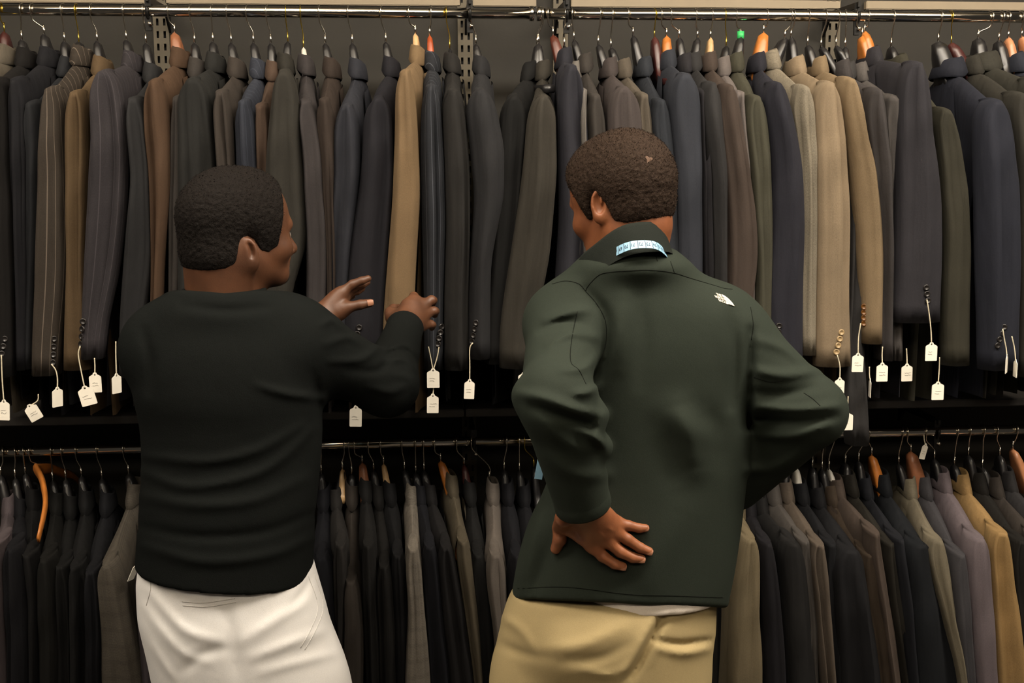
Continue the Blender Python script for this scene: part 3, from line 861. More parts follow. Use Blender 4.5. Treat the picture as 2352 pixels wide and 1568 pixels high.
JL('dusty olive jacket between the two men', (108, 97, 76), 997, (1012, 1058), 'orange', (1036, 1088), (1060, 1232), [(1252, 1044, 1080), (1350, 1058, 1092), (1500, 1080, 1108), (1600, 1092, 1114)], HL, dy=0.002, fat=1.2)
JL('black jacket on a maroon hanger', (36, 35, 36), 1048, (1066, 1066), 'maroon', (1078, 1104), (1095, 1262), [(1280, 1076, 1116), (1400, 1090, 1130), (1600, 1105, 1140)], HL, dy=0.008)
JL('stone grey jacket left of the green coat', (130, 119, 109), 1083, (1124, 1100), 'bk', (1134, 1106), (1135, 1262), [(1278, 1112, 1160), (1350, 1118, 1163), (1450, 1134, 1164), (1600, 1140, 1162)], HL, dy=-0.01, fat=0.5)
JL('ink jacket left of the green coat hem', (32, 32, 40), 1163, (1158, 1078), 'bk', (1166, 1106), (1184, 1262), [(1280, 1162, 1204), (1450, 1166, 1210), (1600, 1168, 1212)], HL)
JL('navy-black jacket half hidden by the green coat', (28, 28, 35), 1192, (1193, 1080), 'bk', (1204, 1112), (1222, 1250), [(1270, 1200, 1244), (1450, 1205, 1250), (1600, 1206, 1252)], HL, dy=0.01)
# lower rail, right of the man in green
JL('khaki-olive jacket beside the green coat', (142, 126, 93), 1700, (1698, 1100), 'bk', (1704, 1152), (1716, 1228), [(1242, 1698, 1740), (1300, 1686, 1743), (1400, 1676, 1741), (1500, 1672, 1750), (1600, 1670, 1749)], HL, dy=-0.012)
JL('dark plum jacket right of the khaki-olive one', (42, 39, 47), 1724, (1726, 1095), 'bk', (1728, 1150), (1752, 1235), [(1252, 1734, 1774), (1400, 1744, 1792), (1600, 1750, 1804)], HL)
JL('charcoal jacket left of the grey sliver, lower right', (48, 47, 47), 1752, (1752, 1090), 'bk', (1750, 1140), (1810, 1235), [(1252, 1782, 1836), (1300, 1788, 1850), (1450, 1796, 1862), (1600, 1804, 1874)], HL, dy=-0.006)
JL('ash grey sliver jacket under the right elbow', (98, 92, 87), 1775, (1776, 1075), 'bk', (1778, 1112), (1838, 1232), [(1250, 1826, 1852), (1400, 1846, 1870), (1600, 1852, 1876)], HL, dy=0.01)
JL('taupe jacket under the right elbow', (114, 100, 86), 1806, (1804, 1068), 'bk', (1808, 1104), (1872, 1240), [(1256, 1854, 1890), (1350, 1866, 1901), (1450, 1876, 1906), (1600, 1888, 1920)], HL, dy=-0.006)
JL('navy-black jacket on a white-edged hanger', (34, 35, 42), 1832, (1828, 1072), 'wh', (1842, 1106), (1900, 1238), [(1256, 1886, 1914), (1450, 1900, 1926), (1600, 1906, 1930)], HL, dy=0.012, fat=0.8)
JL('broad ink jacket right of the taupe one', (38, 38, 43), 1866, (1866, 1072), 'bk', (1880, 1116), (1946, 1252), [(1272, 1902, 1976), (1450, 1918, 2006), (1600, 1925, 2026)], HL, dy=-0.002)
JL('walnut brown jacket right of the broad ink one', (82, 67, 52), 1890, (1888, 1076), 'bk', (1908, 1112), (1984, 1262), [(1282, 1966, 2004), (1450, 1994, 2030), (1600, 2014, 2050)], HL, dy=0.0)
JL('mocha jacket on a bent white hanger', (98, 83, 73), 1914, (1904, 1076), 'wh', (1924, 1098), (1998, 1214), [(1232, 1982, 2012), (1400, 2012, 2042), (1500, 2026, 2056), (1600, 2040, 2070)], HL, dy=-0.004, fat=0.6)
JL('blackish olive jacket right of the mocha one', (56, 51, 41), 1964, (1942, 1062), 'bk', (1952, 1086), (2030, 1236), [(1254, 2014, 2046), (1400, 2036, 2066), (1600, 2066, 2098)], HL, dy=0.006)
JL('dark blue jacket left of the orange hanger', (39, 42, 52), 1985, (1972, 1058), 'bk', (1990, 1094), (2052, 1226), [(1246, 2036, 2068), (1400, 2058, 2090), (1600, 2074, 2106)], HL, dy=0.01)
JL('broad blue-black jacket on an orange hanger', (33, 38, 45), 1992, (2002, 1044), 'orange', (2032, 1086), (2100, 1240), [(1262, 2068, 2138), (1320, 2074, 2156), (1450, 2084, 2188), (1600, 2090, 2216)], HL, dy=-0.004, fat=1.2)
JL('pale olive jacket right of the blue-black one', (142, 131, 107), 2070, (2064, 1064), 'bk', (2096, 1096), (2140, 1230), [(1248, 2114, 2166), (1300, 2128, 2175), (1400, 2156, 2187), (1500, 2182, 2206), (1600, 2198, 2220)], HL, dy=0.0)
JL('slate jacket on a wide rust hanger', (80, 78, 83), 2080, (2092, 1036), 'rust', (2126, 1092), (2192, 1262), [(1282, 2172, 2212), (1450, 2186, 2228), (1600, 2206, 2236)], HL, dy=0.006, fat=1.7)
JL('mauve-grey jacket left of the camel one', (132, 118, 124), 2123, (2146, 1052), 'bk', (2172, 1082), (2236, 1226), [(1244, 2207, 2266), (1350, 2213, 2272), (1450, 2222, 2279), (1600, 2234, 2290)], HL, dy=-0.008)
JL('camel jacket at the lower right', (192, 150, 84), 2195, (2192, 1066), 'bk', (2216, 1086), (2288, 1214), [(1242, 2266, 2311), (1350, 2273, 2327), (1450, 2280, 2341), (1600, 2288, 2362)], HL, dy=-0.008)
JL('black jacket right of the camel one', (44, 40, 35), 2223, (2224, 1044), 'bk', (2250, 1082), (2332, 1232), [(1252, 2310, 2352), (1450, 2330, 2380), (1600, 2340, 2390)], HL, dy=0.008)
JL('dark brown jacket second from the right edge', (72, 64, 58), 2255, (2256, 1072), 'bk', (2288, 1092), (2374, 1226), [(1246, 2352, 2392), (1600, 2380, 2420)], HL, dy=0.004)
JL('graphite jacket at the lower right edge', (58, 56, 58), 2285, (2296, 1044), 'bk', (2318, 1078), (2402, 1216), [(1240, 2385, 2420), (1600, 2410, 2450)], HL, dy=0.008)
spare('salmon wooden hanger at the lower right edge', 'salmon', 2330, (2326, 1030), (2356, 1068), 'lower', fat=1.1)
spare('small bare hanger with a pale top, lower rail', 'pale', 792, (786, 1076), (788, 1076), 'lower', arms=False, fat=0.6)
spare('black hanger on a brass hook beside the green coat', 'bk', 1203, (1226, 1072), (1232, 1104), 'lower', wkind='gold', fat=0.8)
# the bare wooden hanger seen almost end-on
def bare_hanger():
    hx = P(70, 1035, ROD_Y)[0]
    root = empty('coat_hanger', (hx, ROD_Y, LROD_Z))
    tag(root, 'bare curved orange wooden hanger among the black jackets', 'hanger', 'hangers on the lower rails')
    st = P(86, 1076, ROD_Y)
    ax = np.array([0.05, -0.9987, 0.0])
    mesh_obj('hook', *tube_data(hook_path(hx, LROD_Z, st, ax), 0.0017, 8), M_STEEL, root)
    V = []
    seg = 10
    pathpx = [(84, 1078, 2.75), (96, 1100, 2.70), (103, 1135, 2.65), (104, 1160, 2.61), (98, 1195, 2.57), (88, 1238, 2.53)]
    near = smooth_poly([P(*q) for q in pathpx], 16)
    c0 = P(84, 1078, 2.75)
    far = [np.array([2 * c0[0] - p[0] + (p[0] - c0[0]) * 1.6, 2 * ROD_Y - p[1], p[2]]) for p in near[:0:-1]]
    pts = far + near
    n = len(pts)
    for i, p in enumerate(pts):
        a = abs(i - (n - 1) / 2) / ((n - 1) / 2)
        w, h = 0.0085 * (1 - 0.55 * a), 0.016 * (1 - 0.4 * a)
        for k in range(seg):
            an = 2 * PI * k / seg
            V.append(p + np.array([w * math.cos(an), -0.3 * h * math.sin(an), h * math.sin(an)]))
    fix_normals(mesh_obj('yoke', V, grid_faces(n, seg, True) + [tuple(range(seg)), tuple((n - 1) * seg + k for k in range(seg))], WOODS['orange'], root))


bare_hanger()

# ================================================================== figures: implicit surfaces polygonised in numpy
def surface_nets(Fv, org, h):
    """Fv: scalar field (negative inside) on a regular grid; returns verts, quads"""
    ins = Fv < 0
    nx, ny, nz = Fv.shape
    c = np.zeros((nx - 1, ny - 1, nz - 1), np.uint8)
    for dx in (0, 1):
        for dy in (0, 1):
            for dz in (0, 1):
                c += ins[dx:nx - 1 + dx, dy:ny - 1 + dy, dz:nz - 1 + dz]
    act = (c > 0) & (c < 8)
    ii = np.argwhere(act)
    idx = -np.ones(c.shape, np.int64)
    idx[act] = np.arange(len(ii))
    acc = np.zeros((len(ii), 3)); cnt = np.zeros(len(ii))
    corners = [(a, b, d) for a in (0, 1) for b in (0, 1) for d in (0, 1)]
    vals = {k: Fv[ii[:, 0] + k[0], ii[:, 1] + k[1], ii[:, 2] + k[2]] for k in corners}
    for a in corners:
        for axis in range(3):
            if a[axis] == 1: continue
            b = list(a); b[axis] = 1; b = tuple(b)
            f0, f1 = vals[a], vals[b]
            m = (f0 < 0) != (f1 < 0)
            t = np.where(m, f0 / np.where(m, f0 - f1, 1), 0)
            p = np.tile(np.array(a, float), (len(ii), 1)); p[:, axis] += t
            acc[m] += p[m]; cnt[m] += 1
    V = (ii + acc / cnt[:, None]) * h + org
    Q = []
    for axis in range(3):
        s0 = [slice(None)] * 3; s1 = [slice(None)] * 3
        s0[axis] = slice(0, -1); s1[axis] = slice(1, None)
        A, B = ins[tuple(s0)], ins[tuple(s1)]
        e = np.argwhere(A != B)
        o1, o2 = [(1, 2), (2, 0), (0, 1)][axis]
        ok = (e[:, o1] > 0) & (e[:, o2] > 0)
        lim = [nx - 1, ny - 1, nz - 1]
        for o in (o1, o2): ok &= e[:, o] < lim[o]
        e = e[ok]
        flip = ins[e[:, 0], e[:, 1], e[:, 2]]
        d1 = np.zeros(3, int); d1[o1] = 1
        d2 = np.zeros(3, int); d2[o2] = 1
        def g(q): return idx[q[:, 0], q[:, 1], q[:, 2]]
        quad = np.stack([g(e - d1 - d2), g(e - d2), g(e), g(e - d1)], 1)
        quad[~flip] = quad[~flip][:, ::-1]
        Q.append(quad)
    return V, np.concatenate(Q)


def poly_mesh(name, V, Q, mats, parent=None, smooth=True):
    me = bpy.data.meshes.new(name)
    V = np.asarray(V, np.float32)
    Q = np.asarray(Q, np.int32)
    me.vertices.add(len(V)); me.vertices.foreach_set('co', V.ravel())
    me.loops.add(Q.size); me.loops.foreach_set('vertex_index', Q.ravel())
    me.polygons.add(len(Q))
    me.polygons.foreach_set('loop_start', np.arange(0, Q.size, 4, dtype=np.int32))
    me.polygons.foreach_set('loop_total', np.full(len(Q), 4, np.int32))
    me.polygons.foreach_set('use_smooth', np.full(len(Q), smooth))
    me.update(calc_edges=True)
    me.validate()
    me.materials.append(mats)
    o = bpy.data.objects.new(name, me)
    COL.objects.link(o)
    if parent: o.parent = parent
    return o


def relax(V, Q, it=1, w=0.5):
    n = len(V)
    for _ in range(it):
        S = np.zeros_like(V); C = np.zeros(n)
        for k in range(4):
            a, b = Q[:, k], Q[:, (k + 1) % 4]
            for c in range(3):
                S[:, c] += np.bincount(a, V[b, c], n) + np.bincount(b, V[a, c], n)
            C += np.bincount(a, minlength=n) + np.bincount(b, minlength=n)
        V = V * (1 - w) + w * S / np.maximum(C, 1)[:, None]
    return V


class Grid:
    def __init__(self, lo, hi, h):
        self.lo = np.asarray(lo, float); self.h = h
        n = np.ceil((np.asarray(hi, float) - self.lo) / h).astype(int) + 1
        ax = [self.lo[i] + h * np.arange(n[i]) for i in range(3)]
        self.X, self.Y, self.Z = np.meshgrid(*ax, indexing='ij')
        self.X = self.X.astype(np.float32); self.Y = self.Y.astype(np.float32); self.Z = self.Z.astype(np.float32)

    def px(self, m=None):
        X, Y, Z = (self.X, self.Y, self.Z) if m is None else (self.X[m], self.Y[m], self.Z[m])
        x, y, z = X - CAMP[0], Y - CAMP[1], Z - CAMP[2]
        d = x * FW[0] + y * FW[1] + z * FW[2]
        return (1176 + F_PX * (x * RT[0] + y * RT[1] + z * RT[2]) / d, 784 - F_PX * (x * UP[0] + y * UP[1] + z * UP[2]) / d)

    def cone(self, a, b, r1, r2, flat=None):
        a = np.asarray(a, float); b = np.asarray(b, float)
        d = b - a; L2 = float(d @ d) + 1e-12
        x, y, z = self.X - a[0], self.Y - a[1], self.Z - a[2]
        t = np.clip((x * d[0] + y * d[1] + z * d[2]) / L2, 0, 1).astype(np.float32)
        x, y, z = x - t * d[0], y - t * d[1], z - t * d[2]
        q = x * x + y * y + z * z
        if flat is not None:
            n, s = np.asarray(flat[0], float), flat[1]
            pn = x * n[0] + y * n[1] + z * n[2]
            q = q + pn * pn * (s * s - 1)
        return np.sqrt(q) - (r1 + (r2 - r1) * t)

    def ell(self, c, r, R=None):
        x, y, z = self.X - c[0], self.Y - c[1], self.Z - c[2]
        if R is not None:
            x, y, z = (x * R[0][0] + y * R[0][1] + z * R[0][2], x * R[1][0] + y * R[1][1] + z * R[1][2], x * R[2][0] + y * R[2][1] + z * R[2][2])
        k = np.sqrt((x / r[0]) ** 2 + (y / r[1]) ** 2 + (z / r[2]) ** 2)
        return (k - 1) * min(r)

    def rows(self, rows, Yc, p=2.3):
        """stack of elliptical sections; row = (py, left px, right px, half depth, y offset)"""
        z, cx, a, b, yc = [], [], [], [], []
        for r in rows:
            A, B = P(r[1], r[0], Yc), P(r[2], r[0], Yc)
            z.append((A[2] + B[2]) / 2); cx.append((A[0] + B[0]) / 2); a.append(abs(B[0] - A[0]) / 2); b.append(r[3]); yc.append(Yc + (r[4] if len(r) > 4 else 0))
        o = np.argsort(z)
        z = np.array(z)[o]
        zz = self.Z[0, 0, :]
        zf = np.linspace(z[0], z[-1], 200)
        def ip(v):
            v = np.interp(zf, z, np.array(v)[o])
            v = np.convolve(np.pad(v, 7, mode='edge'), np.ones(15) / 15, 'valid')
            return np.interp(zz, zf, v)[None, None, :]
        cx, a, b, yc = ip(cx), ip(a), ip(b), ip(yc)
        k = (np.abs((self.X - cx) / a) ** p + np.abs((self.Y - yc) / b) ** p) ** (1 / p)
        f = (k - 1) * np.minimum(a, b)
        return np.maximum(f, np.maximum(self.Z - z[-1], z[0] - self.Z)).astype(np.float32)

    def wrinkles(self, d, wr, band=0.03):
        """raise or sink the cloth along pixel polylines: (points, width px, height m)"""
        m = np.abs(d) < band
        u, v = self.px(m)
        add = np.zeros(u.shape, np.float32)
        for pts, w, A in wr:
            pts = smooth_poly([np.array(p, float) for p in pts], max(6, 4 * len(pts)))
            best = np.full(u.shape, 1e9, np.float32)
            tot = len(pts) - 1
            par = np.zeros(u.shape, np.float32)
            lo = np.min(pts, 0) - 3 * w; hi = np.max(pts, 0) + 3 * w
            sel = (u > lo[0]) & (u < hi[0]) & (v > lo[1]) & (v < hi[1])
            us, vs = u[sel], v[sel]
            bs = np.full(us.shape, 1e9, np.float32); ps = np.zeros(us.shape, np.float32)
            for i in range(tot):
                a, b = pts[i], pts[i + 1]
                e = b - a; L = e @ e + 1e-9
                t = np.clip(((us - a[0]) * e[0] + (vs - a[1]) * e[1]) / L, 0, 1)
                q = (us - a[0] - t * e[0]) ** 2 + (vs - a[1] - t * e[1]) ** 2
                k = q < bs
                bs[k] = q[k]; ps[k] = ((i + t) / tot)[k]
            prof = np.exp(-bs / (w * w)) * np.sin(PI * np.clip(0.08 + 0.84 * ps, 0, 1)) ** 0.7
            add[sel] += A * prof
        d = d.copy()
        d[m] -= add
        return d

    def mesh(self, d, it=1):
        V, Q = surface_nets(d, self.lo, self.h)
        if it: V = relax(V, Q, it)
        return V, Q


def smin(a, b, k):
    h = np.clip(0.5 + 0.5 * (b - a) / k, 0, 1)
    return b + (a - b) * h - k * h * (1 - h)


def smax(a, b, k):
    return -smin(-a, -b, k)


def join_meshes(*vq):
    V, Q, o = [], [], 0
    for v, q in vq:
        V.append(v); Q.append(np.asarray(q) + o); o += len(v)
    return np.concatenate(V), np.concatenate(Q)


def frame(yaw, pitch, roll=0.0):
    """right, forward, up of a head; yaw 0 looks away from the camera, + to the right; pitch + looks up"""
    f = np.array([math.sin(yaw) * math.cos(pitch), math.cos(yaw) * math.cos(pitch), math.sin(pitch)])
    r = np.array([math.cos(yaw), -math.sin(yaw), 0.0])
    u = np.cross(r, f)
    r2 = r * math.cos(roll) + u * math.sin(roll)
    return np.array([r2, f, np.cross(r2, f)])


def head_sdf(g, c, R, s=1.0, ear_at=(0.080, -0.012, -0.014), es=1.0, lift=0.0):
    def W(p): return np.asarray(c) + s * (R[0] * p[0] + R[1] * p[1] + R[2] * p[2])
    def E(p, r): return g.ell(W(p), [q * s for q in r], R)
    cr = E((0, -0.012, 0.035), (0.077, 0.100, 0.088))
    cr = smin(cr, E((0, 0.040, 0.020), (0.066, 0.056, 0.078)), 0.03)          # forehead
    d = smin(cr, E((0, 0.030, -0.050 + lift), (0.060, 0.068, 0.070)), 0.03)           # lower face
    for sx in (-1, 1):
        d = smin(d, g.cone(W((sx * 0.052, -0.008, -0.052 + lift * .5)), W((sx * 0.030, 0.066, -0.096 + lift)), 0.018 * s, 0.017 * s), 0.03)   # jaw
        d = smin(d, E((sx * 0.046, 0.062, -0.028), (0.022, 0.026, 0.020)), 0.02)   # cheekbone
    d = smin(d, g.cone(W((-0.012, 0.080, -0.098 + lift)), W((0.012, 0.080, -0.098 + lift)), 0.019 * s, 0.019 * s), 0.02)   # chin
    d = smin(d, g.cone(W((-0.034, 0.086, 0.016)), W((0.034, 0.086, 0.016)), 0.012 * s, 0.012 * s), 0.014)   # brow
    for sx in (-1, 1):
        d = smax(d, -E((sx * 0.033, 0.104, -0.004), (0.019, 0.017, 0.012)), 0.012)   # sockets
        d = smin(d, E((sx * 0.033, 0.080, -0.005), (0.016, 0.0145, 0.0115)), 0.004)  # lids over the eyeball
    d = smin(d, g.cone(W((0, 0.094, 0.006)), W((0, 0.118, -0.034)), 0.008 * s, 0.0125 * s), 0.010)   # nose
    for sx in (-1, 1):
        d = smin(d, E((sx * 0.014, 0.105, -0.037), (0.010, 0.012, 0.009)), 0.006)
    d = smin(d, E((0, 0.098, -0.060 + lift * .5), (0.024, 0.012, 0.008)), 0.007)
    d = smin(d, E((0, 0.096, -0.072 + lift * .5), (0.022, 0.012, 0.009)), 0.006)
    d = smax(d, -g.cone(W((-0.022, 0.112, -0.0658 + lift * .5)), W((0.022, 0.112, -0.0658 + lift * .5)), 0.0028 * s, 0.0028 * s), 0.004)
    bald = d
    for sx in (-1, 1):
        # ear: tilted shell with a rim and a hollow
        e1 = R[2] * 0.97 - R[1] * 0.22; e1 /= np.linalg.norm(e1)
        n = R[0] * sx * 0.86 - R[1] * 0.5; n -= e1 * (n @ e1); n /= np.linalg.norm(n)
        e2 = np.cross(e1, n)
        ec = W((sx * ear_at[0], ear_at[1], ear_at[2]))
        S0 = s; s = S0 * es
        RE = np.array([e2, e1, n])
        shell = g.ell(ec, (0.0185 * s, 0.032 * s, 0.0088 * s), RE)
        lobe = g.ell(ec - e1 * 0.024 * s, (0.011 * s, 0.011 * s, 0.007 * s), RE)
        ear = smin(shell, lobe, 0.006)
        ear = smax(ear, -g.ell(ec + n * 0.0062 * s + e1 * 0.004 * s, (0.0118 * s, 0.0215 * s, 0.0088 * s), RE), 0.002)
        ear = smin(ear, g.ell(ec + n * 0.001 * s + e1 * 0.008 * s + e2 * (0.004 * s * (-1 if e2 @ R[1] > 0 else 1)), (0.0026 * s, 0.011 * s, 0.0055 * s), RE), 0.003)
        s = S0
        d = smin(d, ear, 0.006)
    return d, bald, W


def hair_sdf(g, bald, c, R, s, thick, seed, amp, hf, hu):
    x, y, z = g.X - c[0], g.Y - c[1], g.Z - c[2]
    f = (x * R[1][0] + y * R[1][1] + z * R[1][2]) / s
    u = (x * R[2][0] + y * R[2][1] + z * R[2][2]) / s
    r = (x * R[0][0] + y * R[0][1] + z * R[0][2]) / s
    hl = np.interp(f, hf, hu)
    rng = np.random.RandomState(seed)
    nz = np.zeros_like(f)
    for k in range(14):
        w = rng.normal(size=3); w /= np.linalg.norm(w)
        fr = rng.uniform(420, 1100)
        nz += np.sin(fr * (w[0] * x + w[1] * y + w[2] * z) + rng.uniform(0, 6))
    nz *= amp / 5.0
    hl = hl + nz * 1.2
    up = np.clip((u - hl) / 0.035, 0, 1)
    t = thick * (0.12 + 0.88 * up * (2 - up))
    d = bald - t * s + nz * up
    return smax(d, (hl - u) * 0.9, 0.003)


def hand_sdf(g, wrist, palm, fingers, k=0.010, wr=0.026):
    """palm: list of cones; fingers: list of [(point, radius), ...]"""
    d = None
    for a, b, r1, r2 in palm:
        q = g.cone(a, b, r1, r2)
        d = q if d is None else smin(d, q, 0.014)
    fd = None
    for ch in fingers:
        c = None
        for (a, ra), (b, rb) in zip(ch[:-1], ch[1:]):
            q = g.cone(a, b, ra, rb)
            c = q if c is None else smin(c, q, 0.003)
        d2 = c
        fd = d2 if fd is None else smin(fd, d2, 0.0025)
    return smin(d, fd, k)


def nail(pos, along, out, w, l, mat, parent):
    along = np.asarray(along, float) / np.linalg.norm(along)
    out = np.asarray(out, float); out -= along * (out @ along); out /= np.linalg.norm(out)
    sd = np.cross(along, out)
    V = []
    for i in range(5):
        for j in range(7):
            a, b = (i / 4 - 0.5) * 2, (j / 6 - 0.5) * 2
            ww = w * (1 - 0.25 * max(0, a) ** 2)
            V.append(np.asarray(pos) + along * (l * a) + sd * (ww * b) + out * (0.0016 - 0.35 * ww * b * b - 0.0006 * a * a))
    o = mesh_obj('fingernail', V, grid_faces(5, 7), mat)
    o.parent = parent
    return o


def on_surface(bv, pts, lift=0.0):
    out = []
    for p in pts:
        o_, d_ = ray(p[0], p[1])
        h = bv.ray_cast(o_, d_)
        if h[0] is not None:
            out.append(np.array(h[0]) - np.array(d_) * lift)
    return out


def bvh(V, Q):
    return BVHTree.FromPolygons([Vector(v) for v in V], [tuple(int(i) for i in q) for q in Q])

def cloth(name, col, rough=0.85, sheen=0.3, bump=0.35, bs=28.0, fine=700.0, noise=0.15, spec=0.12):
    m, nt, b = nodemat(name)
    N, L = nt.nodes, nt.links
    tc = N.new('ShaderNodeTexCoord')
    n1 = N.new('ShaderNodeTexNoise'); n1.inputs['Scale'].default_value = bs; n1.inputs['Detail'].default_value = 6
    n2 = N.new('ShaderNodeTexNoise'); n2.inputs['Scale'].default_value = fine; n2.inputs['Detail'].default_value = 2
    L.new(tc.outputs['Object'], n1.inputs['Vector']); L.new(tc.outputs['Object'], n2.inputs['Vector'])
    rp = N.new('ShaderNodeValToRGB')
    rp.color_ramp.elements[0].position, rp.color_ramp.elements[1].position = 0.3, 0.7
    rp.color_ramp.elements[0].color = rgb([c * (1 - noise) for c in col])
    rp.color_ramp.elements[1].color = rgb(col)
    L.new(n2.outputs[0], rp.inputs[0]); L.new(rp.outputs[0], b.inputs['Base Color'])
    b.inputs['Roughness'].default_value = rough
    b.inputs['Specular IOR Level'].default_value = spec
    b.inputs['Sheen Weight'].default_value = sheen * 0.4
    b.inputs['Sheen Tint'].default_value = rgb([min(255, c * 1.4 + 15) for c in col])
    ad = N.new('ShaderNodeMath'); ad.operation = 'MULTIPLY_ADD'; ad.inputs[1].default_value = 4.0
    L.new(n1.outputs[0], ad.inputs[0]); L.new(n2.outputs[0], ad.inputs[2])
    bp = N.new('ShaderNodeBump'); bp.inputs['Strength'].default_value = bump; bp.inputs['Distance'].default_value = 0.0016
    L.new(ad.outputs[0], bp.inputs['Height']); L.new(bp.outputs[0], b.inputs['Normal'])
    return m


def skin_mat(name, col, dark):
    m, nt, b = nodemat(name)
    N, L = nt.nodes, nt.links
    tc = N.new('ShaderNodeTexCoord')
    n1 = N.new('ShaderNodeTexNoise'); n1.inputs['Scale'].default_value = 26; n1.inputs['Detail'].default_value = 5
    L.new(tc.outputs['Object'], n1.inputs['Vector'])
    rp = N.new('ShaderNodeValToRGB')
    rp.color_ramp.elements[0].position, rp.color_ramp.elements[1].position = 0.3, 0.72
    rp.color_ramp.elements[0].color = rgb(dark)
    rp.color_ramp.elements[1].color = rgb(col)
    L.new(n1.outputs[0], rp.inputs[0]); L.new(rp.outputs[0], b.inputs['Base Color'])
    b.inputs['Roughness'].default_value = 0.48
    b.inputs['Specular IOR Level'].default_value = 0.45
    b.inputs['Subsurface Weight'].default_value = 0.12
    b.inputs['Subsurface Radius'].default_value = (0.01, 0.004, 0.002)
    b.inputs['Subsurface Scale'].default_value = 0.4
    n2 = N.new('ShaderNodeTexNoise'); n2.inputs['Scale'].default_value = 420; n2.inputs['Detail'].default_value = 3
    L.new(tc.outputs['Object'], n2.inputs['Vector'])
    bp = N.new('ShaderNodeBump'); bp.inputs['Strength'].default_value = 0.18; bp.inputs['Distance'].default_value = 0.001
    L.new(n2.outputs[0], bp.inputs['Height']); L.new(bp.outputs[0], b.inputs['Normal'])
    return m


def hair_mat(name, col, bump=0.8):
    m = cloth(name, col, 0.75, 0.0, bump, 120, 900, 0.35, 0.12)
    return m


M_SKIN_L = skin_mat('skin_deep_brown', (94, 60, 40), (76, 48, 32))
M_SKIN_R = skin_mat('skin_brown', (142, 88, 56), (120, 71, 44))
M_NAIL = simple('fingernail', (150, 104, 80), 0.4, noise=0.05)
M_HAIR_L = hair_mat('hair_black', (25, 20, 17))
M_HAIR_R = hair_mat('hair_dark_brown', (54, 41, 32))
M_SHIRT = cloth('shirt_black_knit', (20, 22, 21), 0.9, 0.04, 0.3, 22, 900, 0.15, 0.05)
M_FLEECE = cloth('jacket_dark_green_softshell', (40, 46, 39), 0.85, 0.35, 0.14, 16, 800)
M_FLEECE_D = cloth('collar_dark_green', (28, 32, 28), 0.85, 0.3, 0.3, 16, 800)
M_SEAM = cloth('seam_dark_thread', (16, 19, 15), 0.9, 0.1, 0.2)
M_WHITEPANT = cloth('trousers_white_twill', (226, 224, 222), 0.8, 0.15, 0.10, 14, 900, 0.05)
M_KHAKI = cloth('trousers_khaki_twill', (166, 148, 108), 0.8, 0.15, 0.10, 14, 900, 0.08)
M_WHITETEE = cloth('undershirt_white', (226, 216, 204), 0.85, 0.15, 0.25, 20, 900, 0.04)
M_SHOE = simple('shoe_dark_leather', (44, 36, 30), 0.45, noise=0.2)
M_EYE = simple('eye_white', (120, 112, 104), 0.2, noise=0.03)


def shoe_pair(parent, pos, yaw):
    for p in pos:
        g = Grid((p[0] - 0.19, p[1] - 0.2, -0.002), (p[0] + 0.19, p[1] + 0.24, 0.14), 0.006)
        c, s = math.cos(yaw), math.sin(yaw)
        def W(r, f, u): return np.array([p[0] + r * c + f * s, p[1] - r * s + f * c, u])
        d = g.cone(W(0, -0.07, 0.035), W(0, 0.13, 0.026), 0.038, 0.036)
        d = smin(d, g.cone(W(0, -0.055, 0.05), W(0, -0.05, 0.11), 0.042, 0.045), 0.03)
        d = smax(d, 0.002 - g.Z, 0.004)
        V, Q = g.mesh(d)
        poly_mesh('shoe', V, Q, M_SHOE, parent)


def seam(parent, bv, pts, mat, r=0.0016, n=24, name='seam', lift=0.0004):
    pp = on_surface(bv, smooth_poly([np.array(p, float) for p in pts], n), lift)
    if len(pp) > 3:
        o = mesh_obj(name, *tube_data(pp, r, 6), mat)
        o.parent = parent
        return o


# ------------------------------------------------------------------ the man in black (left)
YL = 2.03
RL = frame(math.radians(53), math.radians(1), math.radians(-4))
CL = P(545, 537, 2.05)
SL = 0.92
sL, sR = P(366, 798, YL), P(700, 786, YL)
eLl, wLl = P(452, 888, 2.27), P(738, 732, 2.345)
eLr, wLr = P(888, 884, 2.13), P(930, 752, 2.335)
neckL0, neckL1 = P(516, 700, 2.045), CL - RL[2] * 0.045 - RL[1] * 0.034

g = Grid(CL - 0.19, CL + np.array([0.19, 0.19, 0.17]), 0.0024)
d, bald, WL = head_sdf(g, CL, RL, SL, (0.080, -0.018, -0.026), 0.86, 0.016)
bald = smin(bald, g.cone(neckL0, neckL1, 0.066, 0.064), 0.03)
d = smin(d, g.cone(neckL0, neckL1, 0.066, 0.064), 0.03)
headL = g.mesh(d)
hd = hair_sdf(g, bald, CL, RL, SL, 0.0065, 3, 0.0005,
              [-0.14, -0.085, -0.060, -0.044, -0.034, -0.018, -0.004, 0.008, 0.026, 0.046, 0.054, 0.061, 0.068, 0.078, 0.1, 0.13],
              [-0.060, -0.060, -0.056, -0.050, -0.012, 0.004, -0.004, -0.024, -0.030, -0.018, 0.010, 0.044, 0.072, 0.086, 0.088, 0.088])
hairL = g.mesh(hd, 0)

M_BEARD = hair_mat('beard_greying', (60, 55, 49))
bd = smax(smax(bald - 0.0028, g.ell(WL((0, 0.088, -0.084)), (0.026, 0.030, 0.022), RL), .003), -(g.Z - WL((0, 0.1, -0.135))[2]) * 1.0, .003)
beardL = g.mesh(bd)


